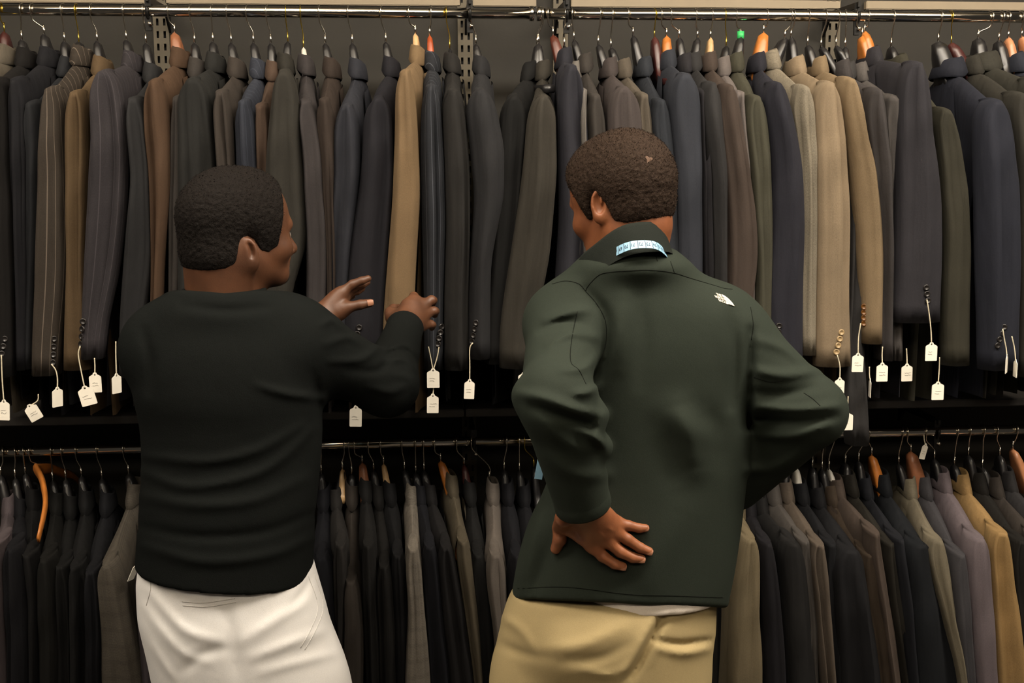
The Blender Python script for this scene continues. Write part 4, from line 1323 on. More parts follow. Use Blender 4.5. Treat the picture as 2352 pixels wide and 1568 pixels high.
def fuzz(parent, VQ, n, ln, seed, mat):
    V, Q = VQ
    rng = np.random.RandomState(seed)
    q = Q[rng.randint(0, len(Q), n)]
    a, b, c = V[q[:, 0]], V[q[:, 1]], V[q[:, 2]]
    nr = np.cross(b - a, c - a); nr /= np.linalg.norm(nr, axis=1)[:, None] + 1e-9
    w = rng.rand(n, 1)
    base = a * w + c * (1 - w)
    ctr = V.mean(0)
    nr *= np.sign(np.sum(nr * (base - ctr), 1))[:, None]
    dr = nr + rng.normal(size=(n, 3)) * 0.6
    dr /= np.linalg.norm(dr, axis=1)[:, None]
    sd = np.cross(dr, rng.normal(size=(n, 3))); sd /= np.linalg.norm(sd, axis=1)[:, None]
    L = ln * (0.5 + rng.rand(n, 1))
    p0, p1 = base - sd * 0.00025 - nr * 0.0005, base + sd * 0.00025 - nr * 0.0005
    mid = base + dr * L * 0.6 + nr * L * 0.1
    tip = base + dr * L + rng.normal(size=(n, 3)) * L * 0.35
    VV = np.stack([p0, p1, mid + sd * 0.0002, tip], 1).reshape(-1, 3)
    QQ = np.arange(4 * n).reshape(-1, 4)
    o = poly_mesh('short_curls', VV, QQ, mat, parent)
    o['kind'] = 'stuff'
    return o


# hands
def H(zx, zy, Y, r, o=(690, 600), s=6.03):
    return (P(o[0] + zx / s, o[1] + zy / s, Y), r)


yh = 2.36
palm = [(wLl, P(772, 690, yh), 0.024, 0.020), (wLl, P(783, 674, yh - 0.004), 0.022, 0.013), (wLl, P(786, 688, yh + 0.012), 0.022, 0.014),
        (wLl, P(782, 700, yh + 0.02), 0.022, 0.014), (P(752, 735, yh - 0.008), P(790, 710, yh - 0.014), 0.021, 0.0125),
        (eLl * 0.4 + wLl * 0.6, wLl, 0.030, 0.0255)]
fing = [[H(560, 440, yh - 0.004, 0.0105), H(720, 318, yh - 0.002, 0.0092), H(850, 268, yh, 0.0082), H(938, 238, yh + 0.004, 0.0070)],
        [H(600, 470, yh + 0.014, 0.0105), H(740, 360, yh + 0.022, 0.0090), H(860, 320, yh + 0.026, 0.0080), H(925, 290, yh + 0.03, 0.0068)],
        [H(610, 520, yh + 0.028, 0.010), H(690, 440, yh + 0.034, 0.0088), H(790, 410, yh + 0.036, 0.0080), H(852, 380, yh + 0.038, 0.0068)],
        [H(600, 560, yh + 0.04, 0.009), H(660, 500, yh + 0.046, 0.0075), H(720, 480, yh + 0.05, 0.0065)],
        [H(560, 690, yh - 0.014, 0.0150), H(680, 632, yh - 0.018, 0.0112), H(830, 600, yh - 0.018, 0.0100), H(962, 578, yh - 0.016, 0.0086)]]
g = Grid(P(690, 770, 2.28) - 0.03, P(865, 620, 2.43) + 0.03, 0.0017)
handLl = g.mesh(hand_sdf(g, wLl, palm, fing))
nails_L = [((P(851, 694.5, yh - 0.026)), P(851, 695, yh) - P(828, 699, yh), (0, -1, 0.25), 0.0062, 0.0062)]

yr = 2.385
def K(zx, zy, Y, r): return H(zx, zy, Y, r)
palm = [(wLr, P(940, 706, yr - 0.012), 0.026, 0.020), (wLr, K(1590, 560, yr + 0.0, 0)[0], 0.024, 0.015), (wLr, K(1660, 640, yr + 0.002, 0)[0], 0.024, 0.015),
        (wLr, K(1690, 740, yr + 0.002, 0)[0], 0.024, 0.015), (wLr, K(1670, 880, yr + 0.0, 0)[0], 0.023, 0.014),
        (wLr, K(1300, 760, yr - 0.006, 0)[0], 0.024, 0.016), (eLr * 0.35 + wLr * 0.65, wLr, 0.031, 0.027)]
fing = [[K(1560, 560, yr, 0.012), K(1570, 490, yr + 0.022, 0.0102), K(1580, 490, yr + 0.052, 0.0088), K(1580, 540, yr + 0.066, 0.0075)],
        [K(1660, 630, yr, 0.012), K(1815, 535, yr + 0.014, 0.0098), K(1840, 540, yr + 0.044, 0.0086), K(1830, 590, yr + 0.060, 0.0074)],
        [K(1690, 735, yr, 0.0118), K(1845, 685, yr + 0.014, 0.0094), K(1870, 690, yr + 0.042, 0.0084), K(1860, 740, yr + 0.056, 0.0072)],
        [K(1680, 870, yr, 0.011), K(1805, 870, yr + 0.012, 0.0088), K(1830, 880, yr + 0.034, 0.0078), K(1820, 920, yr + 0.046, 0.0068)],
        [K(1280, 800, yr - 0.008, 0.014), K(1240, 710, yr + 0.006, 0.0112), K(1285, 655, yr + 0.022, 0.0098), K(1360, 640, yr + 0.04, 0.0082)]]
g = Grid(P(880, 830, 2.25) - 0.02, P(1015, 660, 2.47) + 0.02, 0.0017)
handLr = g.mesh(hand_sdf(g, wLr, palm, fing))

# trouser and shirt sections
shirt_rows = [(676, 440, 606, .055), (700, 402, 640, .078), (730, 350, 695, .098), (775, 316, 732, .115), (830, 306, 742, .125), (900, 310, 744, .130),
              (960, 324, 742, .130, .005), (1050, 331, 737, .130, .005), (1130, 327, 730, .135), (1200, 322, 722, .138), (1300, 315, 719, .142), (1400, 314, 722, .145)]
pant_rowsL = [(1250, 335, 708, .118), (1310, 318, 722, .128), (1400, 322, 748, .136), (1500, 346, 772, .132), (1568, 369, 794, .125), (1640, 395, 800, .115), (1720, 425, 790, .095), (1800, 470, 760, .06), (1840, 500, 730, .03)]
zhem = P(515, 1302, YL)[2]
hipL, hipR = P(500, 1560, YL), P(664, 1560, YL)
footL, footR = np.array([hipL[0] + 0.03, YL + 0.02, 0.0]), np.array([hipR[0] + 0.09, YL - 0.02, 0.0])

def kneeof(hp, ft, Yc): return np.array([hp[0] * 0.5 + ft[0] * 0.5, Yc + 0.03, 0.5])


# body under the clothes, joined with head and hands
lo = np.array([P(250, 700, YL)[0], 1.84, 0.03]); hi = np.array([P(1010, 700, 2.3)[0] + 0.02, 2.50, CL[2] - 0.13])
g = Grid(lo, hi, 0.009)
d = g.rows([(r[0], r[1] + 30, r[2] - 30, max(.025, r[3] - .035)) + tuple(r[4:]) for r in shirt_rows + [(1560, 400, 760, .085)]], YL)
for a, b, r1, r2 in ((sL, eLl, .046, .038), (eLl, wLl, .038, .027), (sR, eLr, .048, .040), (eLr, wLr, .040, .028), (neckL0, neckL1, .062, .058),
                     (hipL, kneeof(hipL, footL, YL), .06, .05), (kneeof(hipL, footL, YL), footL + [0, 0, .08], .05, .035), (hipR, kneeof(hipR, footR, YL), .06, .05), (kneeof(hipR, footR, YL), footR + [0, 0, .08], .05, .035)):
    d = smin(d, g.cone(a, b, r1, r2), 0.02)
bodyL = g.mesh(d)
V, Q = join_meshes(headL, handLl, handLr, bodyL)
manL = poly_mesh('person', V, Q, M_SKIN_L)
tag(manL, 'man in black long-sleeved top and white trousers reaching for the tan jacket', 'person')
hair_o = poly_mesh('hair', *hairL, M_HAIR_L, manL)
fuzz(hair_o, hairL, 9000, 0.0016, 5, M_HAIR_L)
poly_mesh('beard', *beardL, M_BEARD, manL)
for n_ in nails_L: nail(*n_, M_NAIL, manL)
for sx in (-1, 1):
    gg = WL((sx * 0.033, 0.083, -0.004))
    V = [gg + 0.0125 * np.array([math.cos(a) * math.sin(b), math.sin(a) * math.sin(b), math.cos(b)]) for b in np.linspace(0.01, PI - 0.01, 9) for a in np.linspace(0, 2 * PI, 13)[:-1]]
    o = mesh_obj('eye', V, grid_faces(9, 12, True), M_EYE); o.parent = manL
shoe_pair(manL, [footL, footR], 0.25)

# long-sleeved top
g = Grid((P(250, 700, YL)[0] - 0.03, 1.83, zhem - 0.04), (P(985, 800, 2.3)[0] + 0.05, 2.44, P(500, 640, YL)[2] + 0.03), 0.0042)
d = g.rows(shirt_rows, YL)
d = smin(d, g.cone(P(478, 724, 2.02), sL + [0.01, 0, 0.0], .055, .055), .05)
d = smin(d, g.cone(P(565, 722, 2.02), sR + [-0.01, 0, 0.0], .055, .058), .05)
d = smin(d, g.ell(P(518, 706, 2.03), (.120, .092, .040)), .03)
d = smin(d, smin(g.cone(sL, eLl, .064, .054), g.cone(eLl, wLl * 0.93 + eLl * 0.07, .054, .036), .03), .035)
arm = smin(g.cone(sR + [-0.01, 0, 0], eLr, .068, .054), g.cone(eLr, wLr * 0.97 + eLr * 0.03, .056, .0375), .03)
d = smin(d, arm, .04)
# neckline: keep the neck column free
nk = g.cone(neckL0 + [0, 0, -0.02], neckL1 + [0, 0, 0.05], .064, .062)
nv = P(520, 678, 1.95)
d = smax(d, np.minimum(0.03, -(nk - 0.004)), .006) if False else d
d = smax(d, (g.Z - nv[2]) * 0.9 - 0.10 * np.abs(g.X - nv[0]) + 0.16 * (g.Y - nv[1]) - 0.004, .008)
d = smax(d, zhem - 0.11 * (g.X - P(515, 1302, YL)[0]) - g.Z, .004)
# cuff ends
ax_r = (wLr - eLr) / np.linalg.norm(wLr - eLr); ax_l = (wLl - eLl) / np.linalg.norm(wLl - eLl)
cutr = (g.X - wLr[0]) * ax_r[0] + (g.Y - wLr[1]) * ax_r[1] + (g.Z - wLr[2]) * ax_r[2] + 0.002
near_r = np.sqrt((g.X - wLr[0]) ** 2 + (g.Y - wLr[1]) ** 2 + (g.Z - wLr[2]) ** 2) < 0.10
d = np.where(near_r, smax(d, cutr, .005), d)
cutl = (g.X - wLl[0]) * ax_l[0] + (g.Y - wLl[1]) * ax_l[1] + (g.Z - wLl[2]) * ax_l[2] + 0.004
near_l = np.sqrt((g.X - wLl[0]) ** 2 + (g.Y - wLl[1]) ** 2 + (g.Z - wLl[2]) ** 2) < 0.10
d = np.where(near_l, smax(d, cutl, .005), d)
wr = [([(330, 1085), (430, 1118), (560, 1098), (640, 1060), (720, 985)], 13, .006), ([(335, 1048), (470, 1060), (590, 1035), (690, 980)], 12, .005),
      ([(330, 1140), (450, 1160), (580, 1150), (700, 1100)], 14, .005), ([(330, 1255), (470, 1290), (620, 1275), (715, 1235)], 13, .005),
      ([(325, 1210), (450, 1232), (600, 1222), (718, 1180)], 12, -.004), ([(590, 885), (660, 905), (740, 915)], 10, .006),
      ([(740, 745), (765, 735), (790, 760)], 8, .005), ([(748, 790), (800, 775), (830, 790)], 9, .005), ([(760, 830), (830, 825), (870, 795)], 9, .006),
      ([(800, 850), (870, 850), (900, 810)], 9, -.005), ([(890, 800), (930, 790), (958, 812)], 7, .005), ([(885, 830), (930, 825), (955, 850)], 7, .005),
      ([(880, 815), (930, 806), (956, 832)], 6, -.004), ([(905, 860), (945, 870), (950, 900)], 8, .004), ([(850, 890), (900, 900), (940, 880)], 10, .004),
      ([(420, 700), (520, 712), (620, 705)], 12, -.004), ([(330, 760), (345, 830), (340, 900)], 12, -.005), ([(720, 860), (730, 930), (725, 1000)], 12, -.004)]
d = g.wrinkles(d, wr)
shirtL = g.mesh(d)
sh_o = poly_mesh('shirt', *shirtL, M_SHIRT, manL)
bvS = bvh(*shirtL)
# neck rib
rib = []
for k in range(40):
    a = 2 * PI * k / 40
    rib.append(np.array([neckL0[0] + 0.069 * math.cos(a) + 0.004, YL - 0.004 + 0.066 * math.sin(a), nv[2] - 0.002 + 0.003 * abs(math.cos(a)) ** 1.5 - 0.035 * max(0, math.sin(a))]))
rV = []
for p in rib:
    dirv = (p - np.array([neckL0[0], YL, p[2]])); dirv /= np.linalg.norm(dirv)
    for (o_, h_) in ((0.004, -0.012), (0.0058, -0.004), (0.003, 0.0045), (-0.002, 0.0045), (-0.004, -0.010)):
        rV.append(p + dirv * o_ + np.array([0, 0, h_]))
rF = [(i * 5 + j, i * 5 + (j + 1) % 5, ((i + 1) % 40) * 5 + (j + 1) % 5, ((i + 1) % 40) * 5 + j) for i in range(40) for j in range(5)]
o = fix_normals(mesh_obj('neck_rib', rV, rF, M_SHIRT)); o.parent = manL
# cuff ribs
def cuff_ring(parent, w, axd, r, mat, name='cuff', wid=0.018):
    axd = axd / np.linalg.norm(axd)
    pts = [w - axd * wid, w - axd * wid * 0.5, w - axd * 0.002, w + axd * 0.002, w + axd * 0.0, w - axd * 0.012]
    o = mesh_obj(name, *tube_data(pts, [r * 1.0, r * 1.02, r * 1.02, r * 0.97, r * 0.9, r * 0.86], 28, False), mat)
    o.parent = parent
    return o


cuff_ring(manL, wLr + ax_r * 0.002, ax_r, .0385, M_SHIRT, 'cuff', .034)
cuff_ring(manL, wLl - ax_l * 0.002, ax_l, .0375, M_SHIRT, 'cuff', .03)

# white trousers
def trousers(rows, Yc, zt, hips, feet, mat, parent, wr, knee=0.5, rr=(.084, .084, .078), h=0.005, extra=None):
    lo = np.array([min(hips[0][0], feet[0][0]) - 0.24, Yc - 0.24, 0.045]); hi = np.array([max(hips[1][0], feet[1][0]) + 0.24, Yc + 0.26, zt + 0.01])
    g = Grid(lo, hi, h)
    d = g.rows(rows, Yc, 2.4)
    legs = None
    for hp, ft in zip(hips, feet):
        kn = np.array([hp[0] * 0.5 + ft[0] * 0.5, Yc + 0.03, knee])
        q = smin(g.cone(hp, kn, rr[0], rr[1]), g.cone(kn, ft + [0, 0, 0.0], rr[1], rr[2]), .03)
        legs = q if legs is None else np.minimum(legs, q)
    d = smin(d, legs, .06)
    d = smax(d, 0.06 - g.Z, .004)
    d = smax(d, g.Z - zt, .004)
    if extra is not None: d = extra(g, d)
    d = g.wrinkles(d, wr)
    VQ = g.mesh(d)
    return poly_mesh('trousers', *VQ, mat, parent), bvh(*VQ)


wr = [([(335, 1340), (380, 1400), (430, 1450), (500, 1470)], 12, .004), ([(330, 1390), (365, 1440), (420, 1500), (480, 1520)], 11, .003),
      ([(560, 1470), (640, 1420), (700, 1380)], 14, .004), ([(580, 1510), (660, 1480), (740, 1450)], 12, .004), ([(600, 1545), (690, 1520), (770, 1500)], 11, .003),
      ([(420, 1540), (470, 1500), (520, 1490)], 12, -.003), ([(515, 1390), (530, 1450), (540, 1520), (545, 1568)], 16, -.004), ([(350, 1480), (380, 1530), (400, 1560)], 9, .003),
      ([(660, 1400), (690, 1370), (712, 1330)], 9, -.003)]
trL, bvT = trousers(pant_rowsL, YL, zhem + 0.05, (hipL, hipR), (footL + [0, 0, .06], footR + [0, 0, .06]), M_WHITEPANT, manL, wr)
M_WSEAM = cloth('white_seam_thread', (206, 203, 199), 0.9, 0.1, 0.2)
for pts in ([(418, 1381), (470, 1384), (540, 1374)], [(420, 1390), (475, 1393), (542, 1383)], [(722, 1318), (742, 1390), (728, 1440), (700, 1492)], [(708, 1322), (730, 1390), (716, 1440), (690, 1488)], [(342, 1318), (346, 1350), (336, 1390)]):
    seam(trL, bvT, pts, M_WSEAM, .0007, name='pocket_seam')

# ------------------------------------------------------------------ the man in green (right)
YR = 2.0
RR = frame(math.radians(-38), math.radians(-14), math.radians(4))
CR = P(1429, 462, 2.02)
SR = 0.93
tL, tR = P(1298, 748, 2.0), P(1668, 752, 2.0)
eRl, wRl = P(1278, 918, 1.77), P(1336, 1146, 1.825)
eRr, wRr = P(1862, 945, 1.93), P(1690, 1110, 2.10)
neckR0, neckR1 = P(1450, 600, 2.0), CR - RR[2] * 0.05 - RR[1] * 0.03
g = Grid(CR - np.array([.19, .19, .20]), CR + np.array([0.19, 0.19, 0.17]), 0.0024)
d, bald, WR = head_sdf(g, CR, RR, SR, (0.080, -0.014, -0.004), 0.95)
nkc = g.cone(neckR0, neckR1, 0.060, 0.056)
bald = smin(bald, nkc, 0.03); d = smin(d, nkc, 0.03)
headR = g.mesh(d)
hairR = g.mesh(hair_sdf(g, bald, CR, RR, SR, 0.0105, 8, 0.0007,
                [-0.14, -0.085, -0.055, -0.032, -0.020, -0.004, 0.010, 0.022, 0.030, 0.046, 0.062, 0.078, 0.1, 0.13],
                [-0.052, -0.052, -0.050, -0.040, 0.000, 0.014, 0.004, -0.026, -0.024, 0.024, 0.040, 0.056, 0.066, 0.070]), 0)

jk_rows = [(592, 1390, 1512, .050), (616, 1345, 1548, .070), (652, 1292, 1618, .092), (690, 1264, 1682, .105), (740, 1262, 1716, .115), (800, 1275, 1724, .120),
           (900, 1300, 1722, .120), (1000, 1290, 1716, .118), (1100, 1262, 1708, .118), (1200, 1218, 1697, .122), (1300, 1190, 1682, .126), (1385, 1172, 1664, .130), (1450, 1160, 1655, .13)]
hA, hB, hC = P(1170, 1376, YR), P(1660, 1396, YR), P(1420, 1384, YR - 0.125)
hn = np.cross(hB - hA, hC - hA); hn /= np.linalg.norm(hn)
if hn[2] > 0: hn = -hn
pant_rowsR = [(1330, 1190, 1640, .112), (1385, 1162, 1640, .120), (1450, 1147, 1638, .128), (1500, 1140, 1628, .128), (1568, 1134, 1612, .125), (1640, 1145, 1600, .115), (1720, 1165, 1580, .095), (1800, 1210, 1540, .06), (1840, 1240, 1510, .03)]
hpL, hpR = P(1262, 1568, YR), P(1500, 1568, YR)
ftL, ftR = np.array([hpL[0] + 0.0, YR + 0.0, 0.0]), np.array([hpR[0] - 0.02, YR + 0.06, 0.0])

# softshell jacket
g = Grid((P(1180, 900, 1.75)[0] - 0.05, 1.66, P(1400, 1420, YR)[2] - 0.03), (P(1940, 900, 1.93)[0] + 0.05, 2.22, P(1450, 570, YR)[2] + 0.03), 0.0042)
d = g.rows(jk_rows, YR, 2.4)
d = smin(d, g.cone(P(1402, 684, 1.985), tL + [0.01, 0, -0.006], .060, .062), .05)
d = smin(d, g.cone(P(1508, 684, 1.985), tR + [-0.01, 0, -0.008], .060, .064), .05)
d = smin(d, g.cone(tR + [-0.02, 0, 0.0], eRr, .072, .056), .05)
d = smin(d, g.cone(eRr, wRr, .062, .052), .025)
d = smin(d, g.ell(P(1452, 613, 1.985), (.100, .097, .036)), .03)
body_d = d
# left arm: blends at the shoulder, stays free of the back lower down
armL = smin(g.cone(tL, eRl, .066, .0585), g.cone(eRl, wRl, .060, .047), .025)
for (bx, by, bY, br) in ((1362, 952, 1.775, .024), (1376, 1024, 1.79, .022), (1212, 908, 1.775, .022), (1340, 985, 1.765, .026)):
    armL = smin(armL, np.sqrt((g.X - P(bx, by, bY)[0]) ** 2 + (g.Y - bY) ** 2 + (g.Z - P(bx, by, bY)[2]) ** 2) - br, .02)
tb = np.clip((g.Z - (P(1300, 900, 2.0)[2])) / 0.12, 0, 1)
d = smin(body_d, armL, 0.004 + 0.05 * tb)
axw = (wRl - eRl) / np.linalg.norm(wRl - eRl)
cut = (g.X - wRl[0]) * axw[0] + (g.Y - wRl[1]) * axw[1] + (g.Z - wRl[2]) * axw[2] - 0.016
armcut = smax(armL, cut, .006)
near = (np.sqrt((g.X - wRl[0]) ** 2 + (g.Y - wRl[1]) ** 2 + (g.Z - wRl[2]) ** 2) < 0.12)
d = np.where(near, smin(body_d, armcut, 0.004), d)
hem = (g.X - hA[0]) * hn[0] + (g.Y - hA[1]) * hn[1] + (g.Z - hA[2]) * hn[2]
d = smax(d, hem, .005)
nt_ = P(1470, 590, 1.92)
wr = [([(1195, 905), (1250, 915), (1320, 940), (1385, 952)], 13, 0.0135), ([(1320, 905), (1350, 900), (1372, 885)], 11, 0.0108), ([(1225, 935), (1300, 960), (1370, 985)], 12, -0.0108),
      ([(1385, 955), (1370, 1000), (1392, 1035)], 12, 0.0108), ([(1330, 985), (1365, 1005), (1395, 1022)], 10, 0.0081), ([(1240, 960), (1290, 1010), (1350, 1040)], 14, 0.0068),
      ([(1260, 790), (1310, 765), (1370, 775)], 11, 0.0081), ([(1255, 735), (1310, 715), (1350, 712)], 11, 0.0081), ([(1290, 850), (1340, 845), (1375, 815)], 10, 0.0068), ([(1240, 760), (1290, 740), (1340, 745)], 10, -0.0068),
      ([(1345, 670), (1385, 715), (1395, 775), (1385, 830), (1365, 880)], 15, -0.0135),
      ([(1430, 690), (1425, 760), (1420, 840)], 22, 0.0081), ([(1470, 690), (1480, 780), (1470, 880)], 20, -0.0054), ([(1560, 930), (1580, 1000), (1600, 1075)], 30, 0.0135), ([(1620, 940), (1645, 990), (1660, 1060)], 26, -0.0041),
      ([(1500, 1000), (1530, 1060), (1550, 1120)], 34, -0.0041), ([(1680, 720), (1690, 820), (1680, 930)], 16, -0.0095), ([(1640, 1010), (1580, 980), (1520, 940)], 30, 0.0068),
      ([(1725, 760), (1722, 860), (1715, 980)], 12, -0.0162), ([(1728, 850), (1800, 862), (1880, 850)], 12, 0.0095), ([(1730, 900), (1800, 905), (1870, 890)], 12, -0.0081),
      ([(1740, 935), (1830, 940), (1925, 932)], 10, 0.0108), ([(1740, 960), (1830, 970), (1920, 958)], 10, -0.0095), ([(1745, 1000), (1830, 1000), (1900, 975)], 12, 0.0081), ([(1720, 1080), (1780, 1075), (1850, 1040)], 14, 0.0068),
      ([(1740, 780), (1800, 800), (1850, 840)], 12, 0.0054), ([(1260, 1050), (1320, 1090), (1395, 1090)], 16, 0.0068), ([(1240, 1180), (1215, 1260), (1200, 1340)], 18, 0.0081), ([(1270, 1230), (1250, 1300), (1230, 1360)], 16, -0.0068),
      ([(1560, 1180), (1500, 1300), (1480, 1370)], 40, 0.0068)]
d = g.wrinkles(d, wr)
jackR = g.mesh(d)
bvJ = bvh(*jackR)

# left hand resting on the lower back: joints in pixels, put on the jacket's surface
def S(zx, zy, r, lift=0.0):
    px, py = 1200 + zx / 6.272, 1100 + zy / 6.272
    o_, d_ = ray(px, py)
    h = bvJ.ray_cast(o_, d_)
    Yv = (h[0].y if h[0] is not None else 1.87)
    if zy < 620 and zx < 1400: Yv = max(Yv, 1.862)
    return (P(px, py, Yv - r * 0.85 - lift), r)


kn = [S(1330, 620, .0105, .004), S(1320, 745, .0115, .006), S(1200, 860, .012, .008), S(1010, 950, .012, .006)]
fing = [[kn[0], S(1530, 670, .0088, .003), S(1680, 705, .0078, .001), S(1775, 705, .0068)],
        [kn[1], S(1510, 865, .0098, .005), S(1690, 985, .0086, .002), S(1825, 1040, .0074)],
        [kn[2], S(1410, 1045, .0100, .006), S(1585, 1130, .0088, .002), S(1715, 1150, .0076)],
        [kn[3], S(1155, 1110, .0100, .005), S(1325, 1222, .0088, .002), S(1445, 1258, .0076)],
        [S(600, 560, .0160, .004), S(535, 700, .0125, .002), S(535, 870, .0118, .002), S(478, 1005, .0092)]]
wpt = wRl + axw * 0.006
palm = [(wpt, kn[0][0], .025, .0125), (wpt, kn[1][0], .025, .0135), (wpt, kn[2][0], .025, .014), (wpt, kn[3][0], .025, .0135),
        (wpt, S(700, 640, .02, .004)[0], .024, .018), (S(620, 600, .017, .004)[0], S(860, 820, .016, .004)[0], .0165, .0145), (wpt - axw * 0.07, wpt, .031, .027)]
c0 = P(1370, 1210, 1.85)
g2 = Grid(c0 - np.array([.12, .09, .11]), c0 + np.array([.13, .08, .12]), 0.0017)
hq = hand_sdf(g2, wpt, palm, fing, .008)
hq = g2.wrinkles(hq, [([(1389, 1237), (1380, 1228), (1372, 1222)], 5, .001), ([(1408, 1219), (1396, 1212)], 5, .001)], .01)
handR = g2.mesh(hq)
nailsR = [(fing[0][3], fing[0][2], .0045), (fing[1][3], fing[1][2], .0056), (fing[2][3], fing[2][2], .0058), (fing[3][3], fing[3][2], .0058), (fing[4][3], fing[4][2], .0064)]

# body under the clothes
g = Grid((P(1180, 900, 1.75)[0] - 0.02, 1.68, 0.03), (P(1940, 900, 1.93)[0] + 0.03, 2.2, CR[2] - 0.15), 0.009)
d = g.rows([(r[0], r[1] + 30, r[2] - 34, max(.025, r[3] - .04)) for r in jk_rows[2:-1]] + [(1560, 1180, 1560, .08)], YR)
for a, b, r1, r2 in ((tL, eRl, .048, .040), (eRl, wRl, .040, .029), (tR, eRr, .048, .040), (eRr, wRr, .040, .03), (neckR0, neckR1, .056, .054),
                     (hpL, kneeof(hpL, ftL, YR), .06, .05), (kneeof(hpL, ftL, YR), ftL + [0, 0, .08], .05, .035), (hpR, kneeof(hpR, ftR, YR), .06, .05), (kneeof(hpR, ftR, YR), ftR + [0, 0, .08], .05, .035)):
    d = smin(d, g.cone(a, b, r1, r2), 0.02)
bodyR = g.mesh(d)
V, Q = join_meshes(headR, handR, bodyR)
manR = poly_mesh('person', V, Q, M_SKIN_R)
tag(manR, 'man in dark green jacket and khaki trousers, one hand on his lower back', 'person')
hair_o = poly_mesh('hair', *hairR, M_HAIR_R, manR)
fuzz(hair_o, hairR, 16000, 0.0019, 6, M_HAIR_R)
for (tp, r), (pv, _), w in nailsR:
    al = np.asarray(tp) - np.asarray(pv); al /= np.linalg.norm(al)
    outv = np.array([0.0, -1.0, 0.30])
    nail(np.asarray(tp) + al * 0.0002 + np.array([0, -1, .12]) * (r - 0.0019), al, outv, w, w * 0.95, M_NAIL, manR)
shoe_pair(manR, [ftL, ftR], -0.2)
for sx in (-1, 1):
    gg = WR((sx * 0.033, 0.083, -0.004))
    V = [gg + 0.0125 * np.array([math.cos(a) * math.sin(b), math.sin(a) * math.sin(b), math.cos(b)]) for b in np.linspace(0.01, PI - 0.01, 9) for a in np.linspace(0, 2 * PI, 13)[:-1]]
    o = mesh_obj('eye', V, grid_faces(9, 12, True), M_EYE); o.parent = manR
_h = bvh(*hairR).ray_cast(*ray(1490, 366))
if _h[0] is not None:
    _n = Vector(_h[1]) if _h[1].y < 0 else -Vector(_h[1])
    _e1 = _n.orthogonal().normalized(); _e2 = _n.cross(_e1)
    _pv = [np.array(_h[0] + _n * 0.0008)] + [np.array(_h[0] + _n * 0.0002 + (_e1 * math.cos(a) + _e2 * math.sin(a)) * (0.0055 + 0.0022 * math.sin(3 * a))) for a in np.linspace(0, 2 * PI, 17)[:-1]]
    o = mesh_obj('thin_hair_patch', _pv, [(0, 1 + k, 1 + (k + 1) % 16) for k in range(16)], simple('thin_hair_scalp', (96, 70, 52), 0.7, noise=0.3, scale=300)); o.parent = hair_o
jk = poly_mesh('jacket', *jackR, M_FLEECE, manR)
# seams of the jacket
for pts in ([(1345, 668), (1352, 655), (1375, 632), (1400, 625), (1440, 622), (1490, 620), (1545, 626), (1590, 640), (1640, 655), (1663, 662), (1682, 664)],
            [(1268, 652), (1300, 645), (1330, 652), (1345, 668)], [(1345, 668), (1372, 700), (1391, 740), (1391, 790), (1376, 832)],
            [(1506, 584), (1510, 600)], [(1540, 600), (1549, 626)], [(1326, 715), (1313, 780), (1311, 830), (1330, 850), (1346, 882)],
            [(1178, 1352), (1300, 1348), (1440, 1364), (1560, 1368), (1660, 1372)], [(1724, 705), (1730, 745), (1726, 780)], [(1732, 866), (1770, 877), (1800, 874)], [(1846, 902), (1866, 915), (1884, 932)]):
    seam(jk, bvJ, pts, M_SEAM, .0007, 40, lift=0.0001)
cuff_ring(manR, wRl + axw * 0.015, axw, .047, M_FLEECE, 'cuff', .03)

# standing collar
fd = np.array([-0.42, 0.907, 0.0]); rd = np.array([0.907, 0.42, 0.0])
zc_b = P(1470, 584, 1.90)[2]; zc_t = P(1485, 509, 1.935)[2]
cc = P(1436, 560, 1.985)
nC = 48
cv = []
prof = [(0.088, 0.0, 0.006), (0.087, 0.22, 0.0), (0.083, 0.6, 0.0), (0.079, 0.95, 0.0), (0.076, 1.0, 0.002), (0.072, 0.97, 0.0), (0.072, 0.4, 0.0), (0.078, 0.0, -0.01)]
for (rad, hgt, dz) in prof:
    for k in range(nC):
        a = 2 * PI * k / nC
        fwd = math.sin(a)
        c_ = cc + fd * (0.016 * hgt)
        p = c_ + rd * (rad * math.cos(a)) + fd * (rad * 1.02 * fwd)
        p[2] = zc_b + (zc_t - zc_b) * hgt * (1 - 0.15 * max(0, fwd)) + dz - 0.048 * (fwd + 1) - 0.008 * abs(math.cos(a)) ** 2 + 0.002 * math.sin(a * 5)
        cv.append(p)
o = fix_normals(mesh_obj('jacket_collar', cv, grid_faces(len(prof), nC, True), M_FLEECE_D)); o.parent = manR

# white undershirt showing under the hem
g = Grid((P(1180, 1380, YR)[0], 1.84, P(1400, 1440, YR)[2] - 0.05), (P(1680, 1380, YR)[0] + 0.02, 2.16, P(1400, 1330, YR)[2] + 0.03), 0.005)
d = g.rows([(1310, 1300, 1650, .118), (1380, 1290, 1650, .123), (1440, 1290, 1650, .126)], YR)
zu = P(1478, 1419, YR - 0.124)[2]
d = smax(d, zu - g.Z, .004)
d = smax(d, g.Z - (zu + 0.07), .004)
poly_mesh('undershirt', *g.mesh(d), M_WHITETEE, manR)

# khaki trousers; the left seat overlaps the right leg along a slanting fold
def extra(g, d):
    seat = g.cone(P(1300, 1470, YR - 0.055), P(1440, 1440, YR - 0.055), .085, .075)
    d = smin(d, seat, .02)
    return d


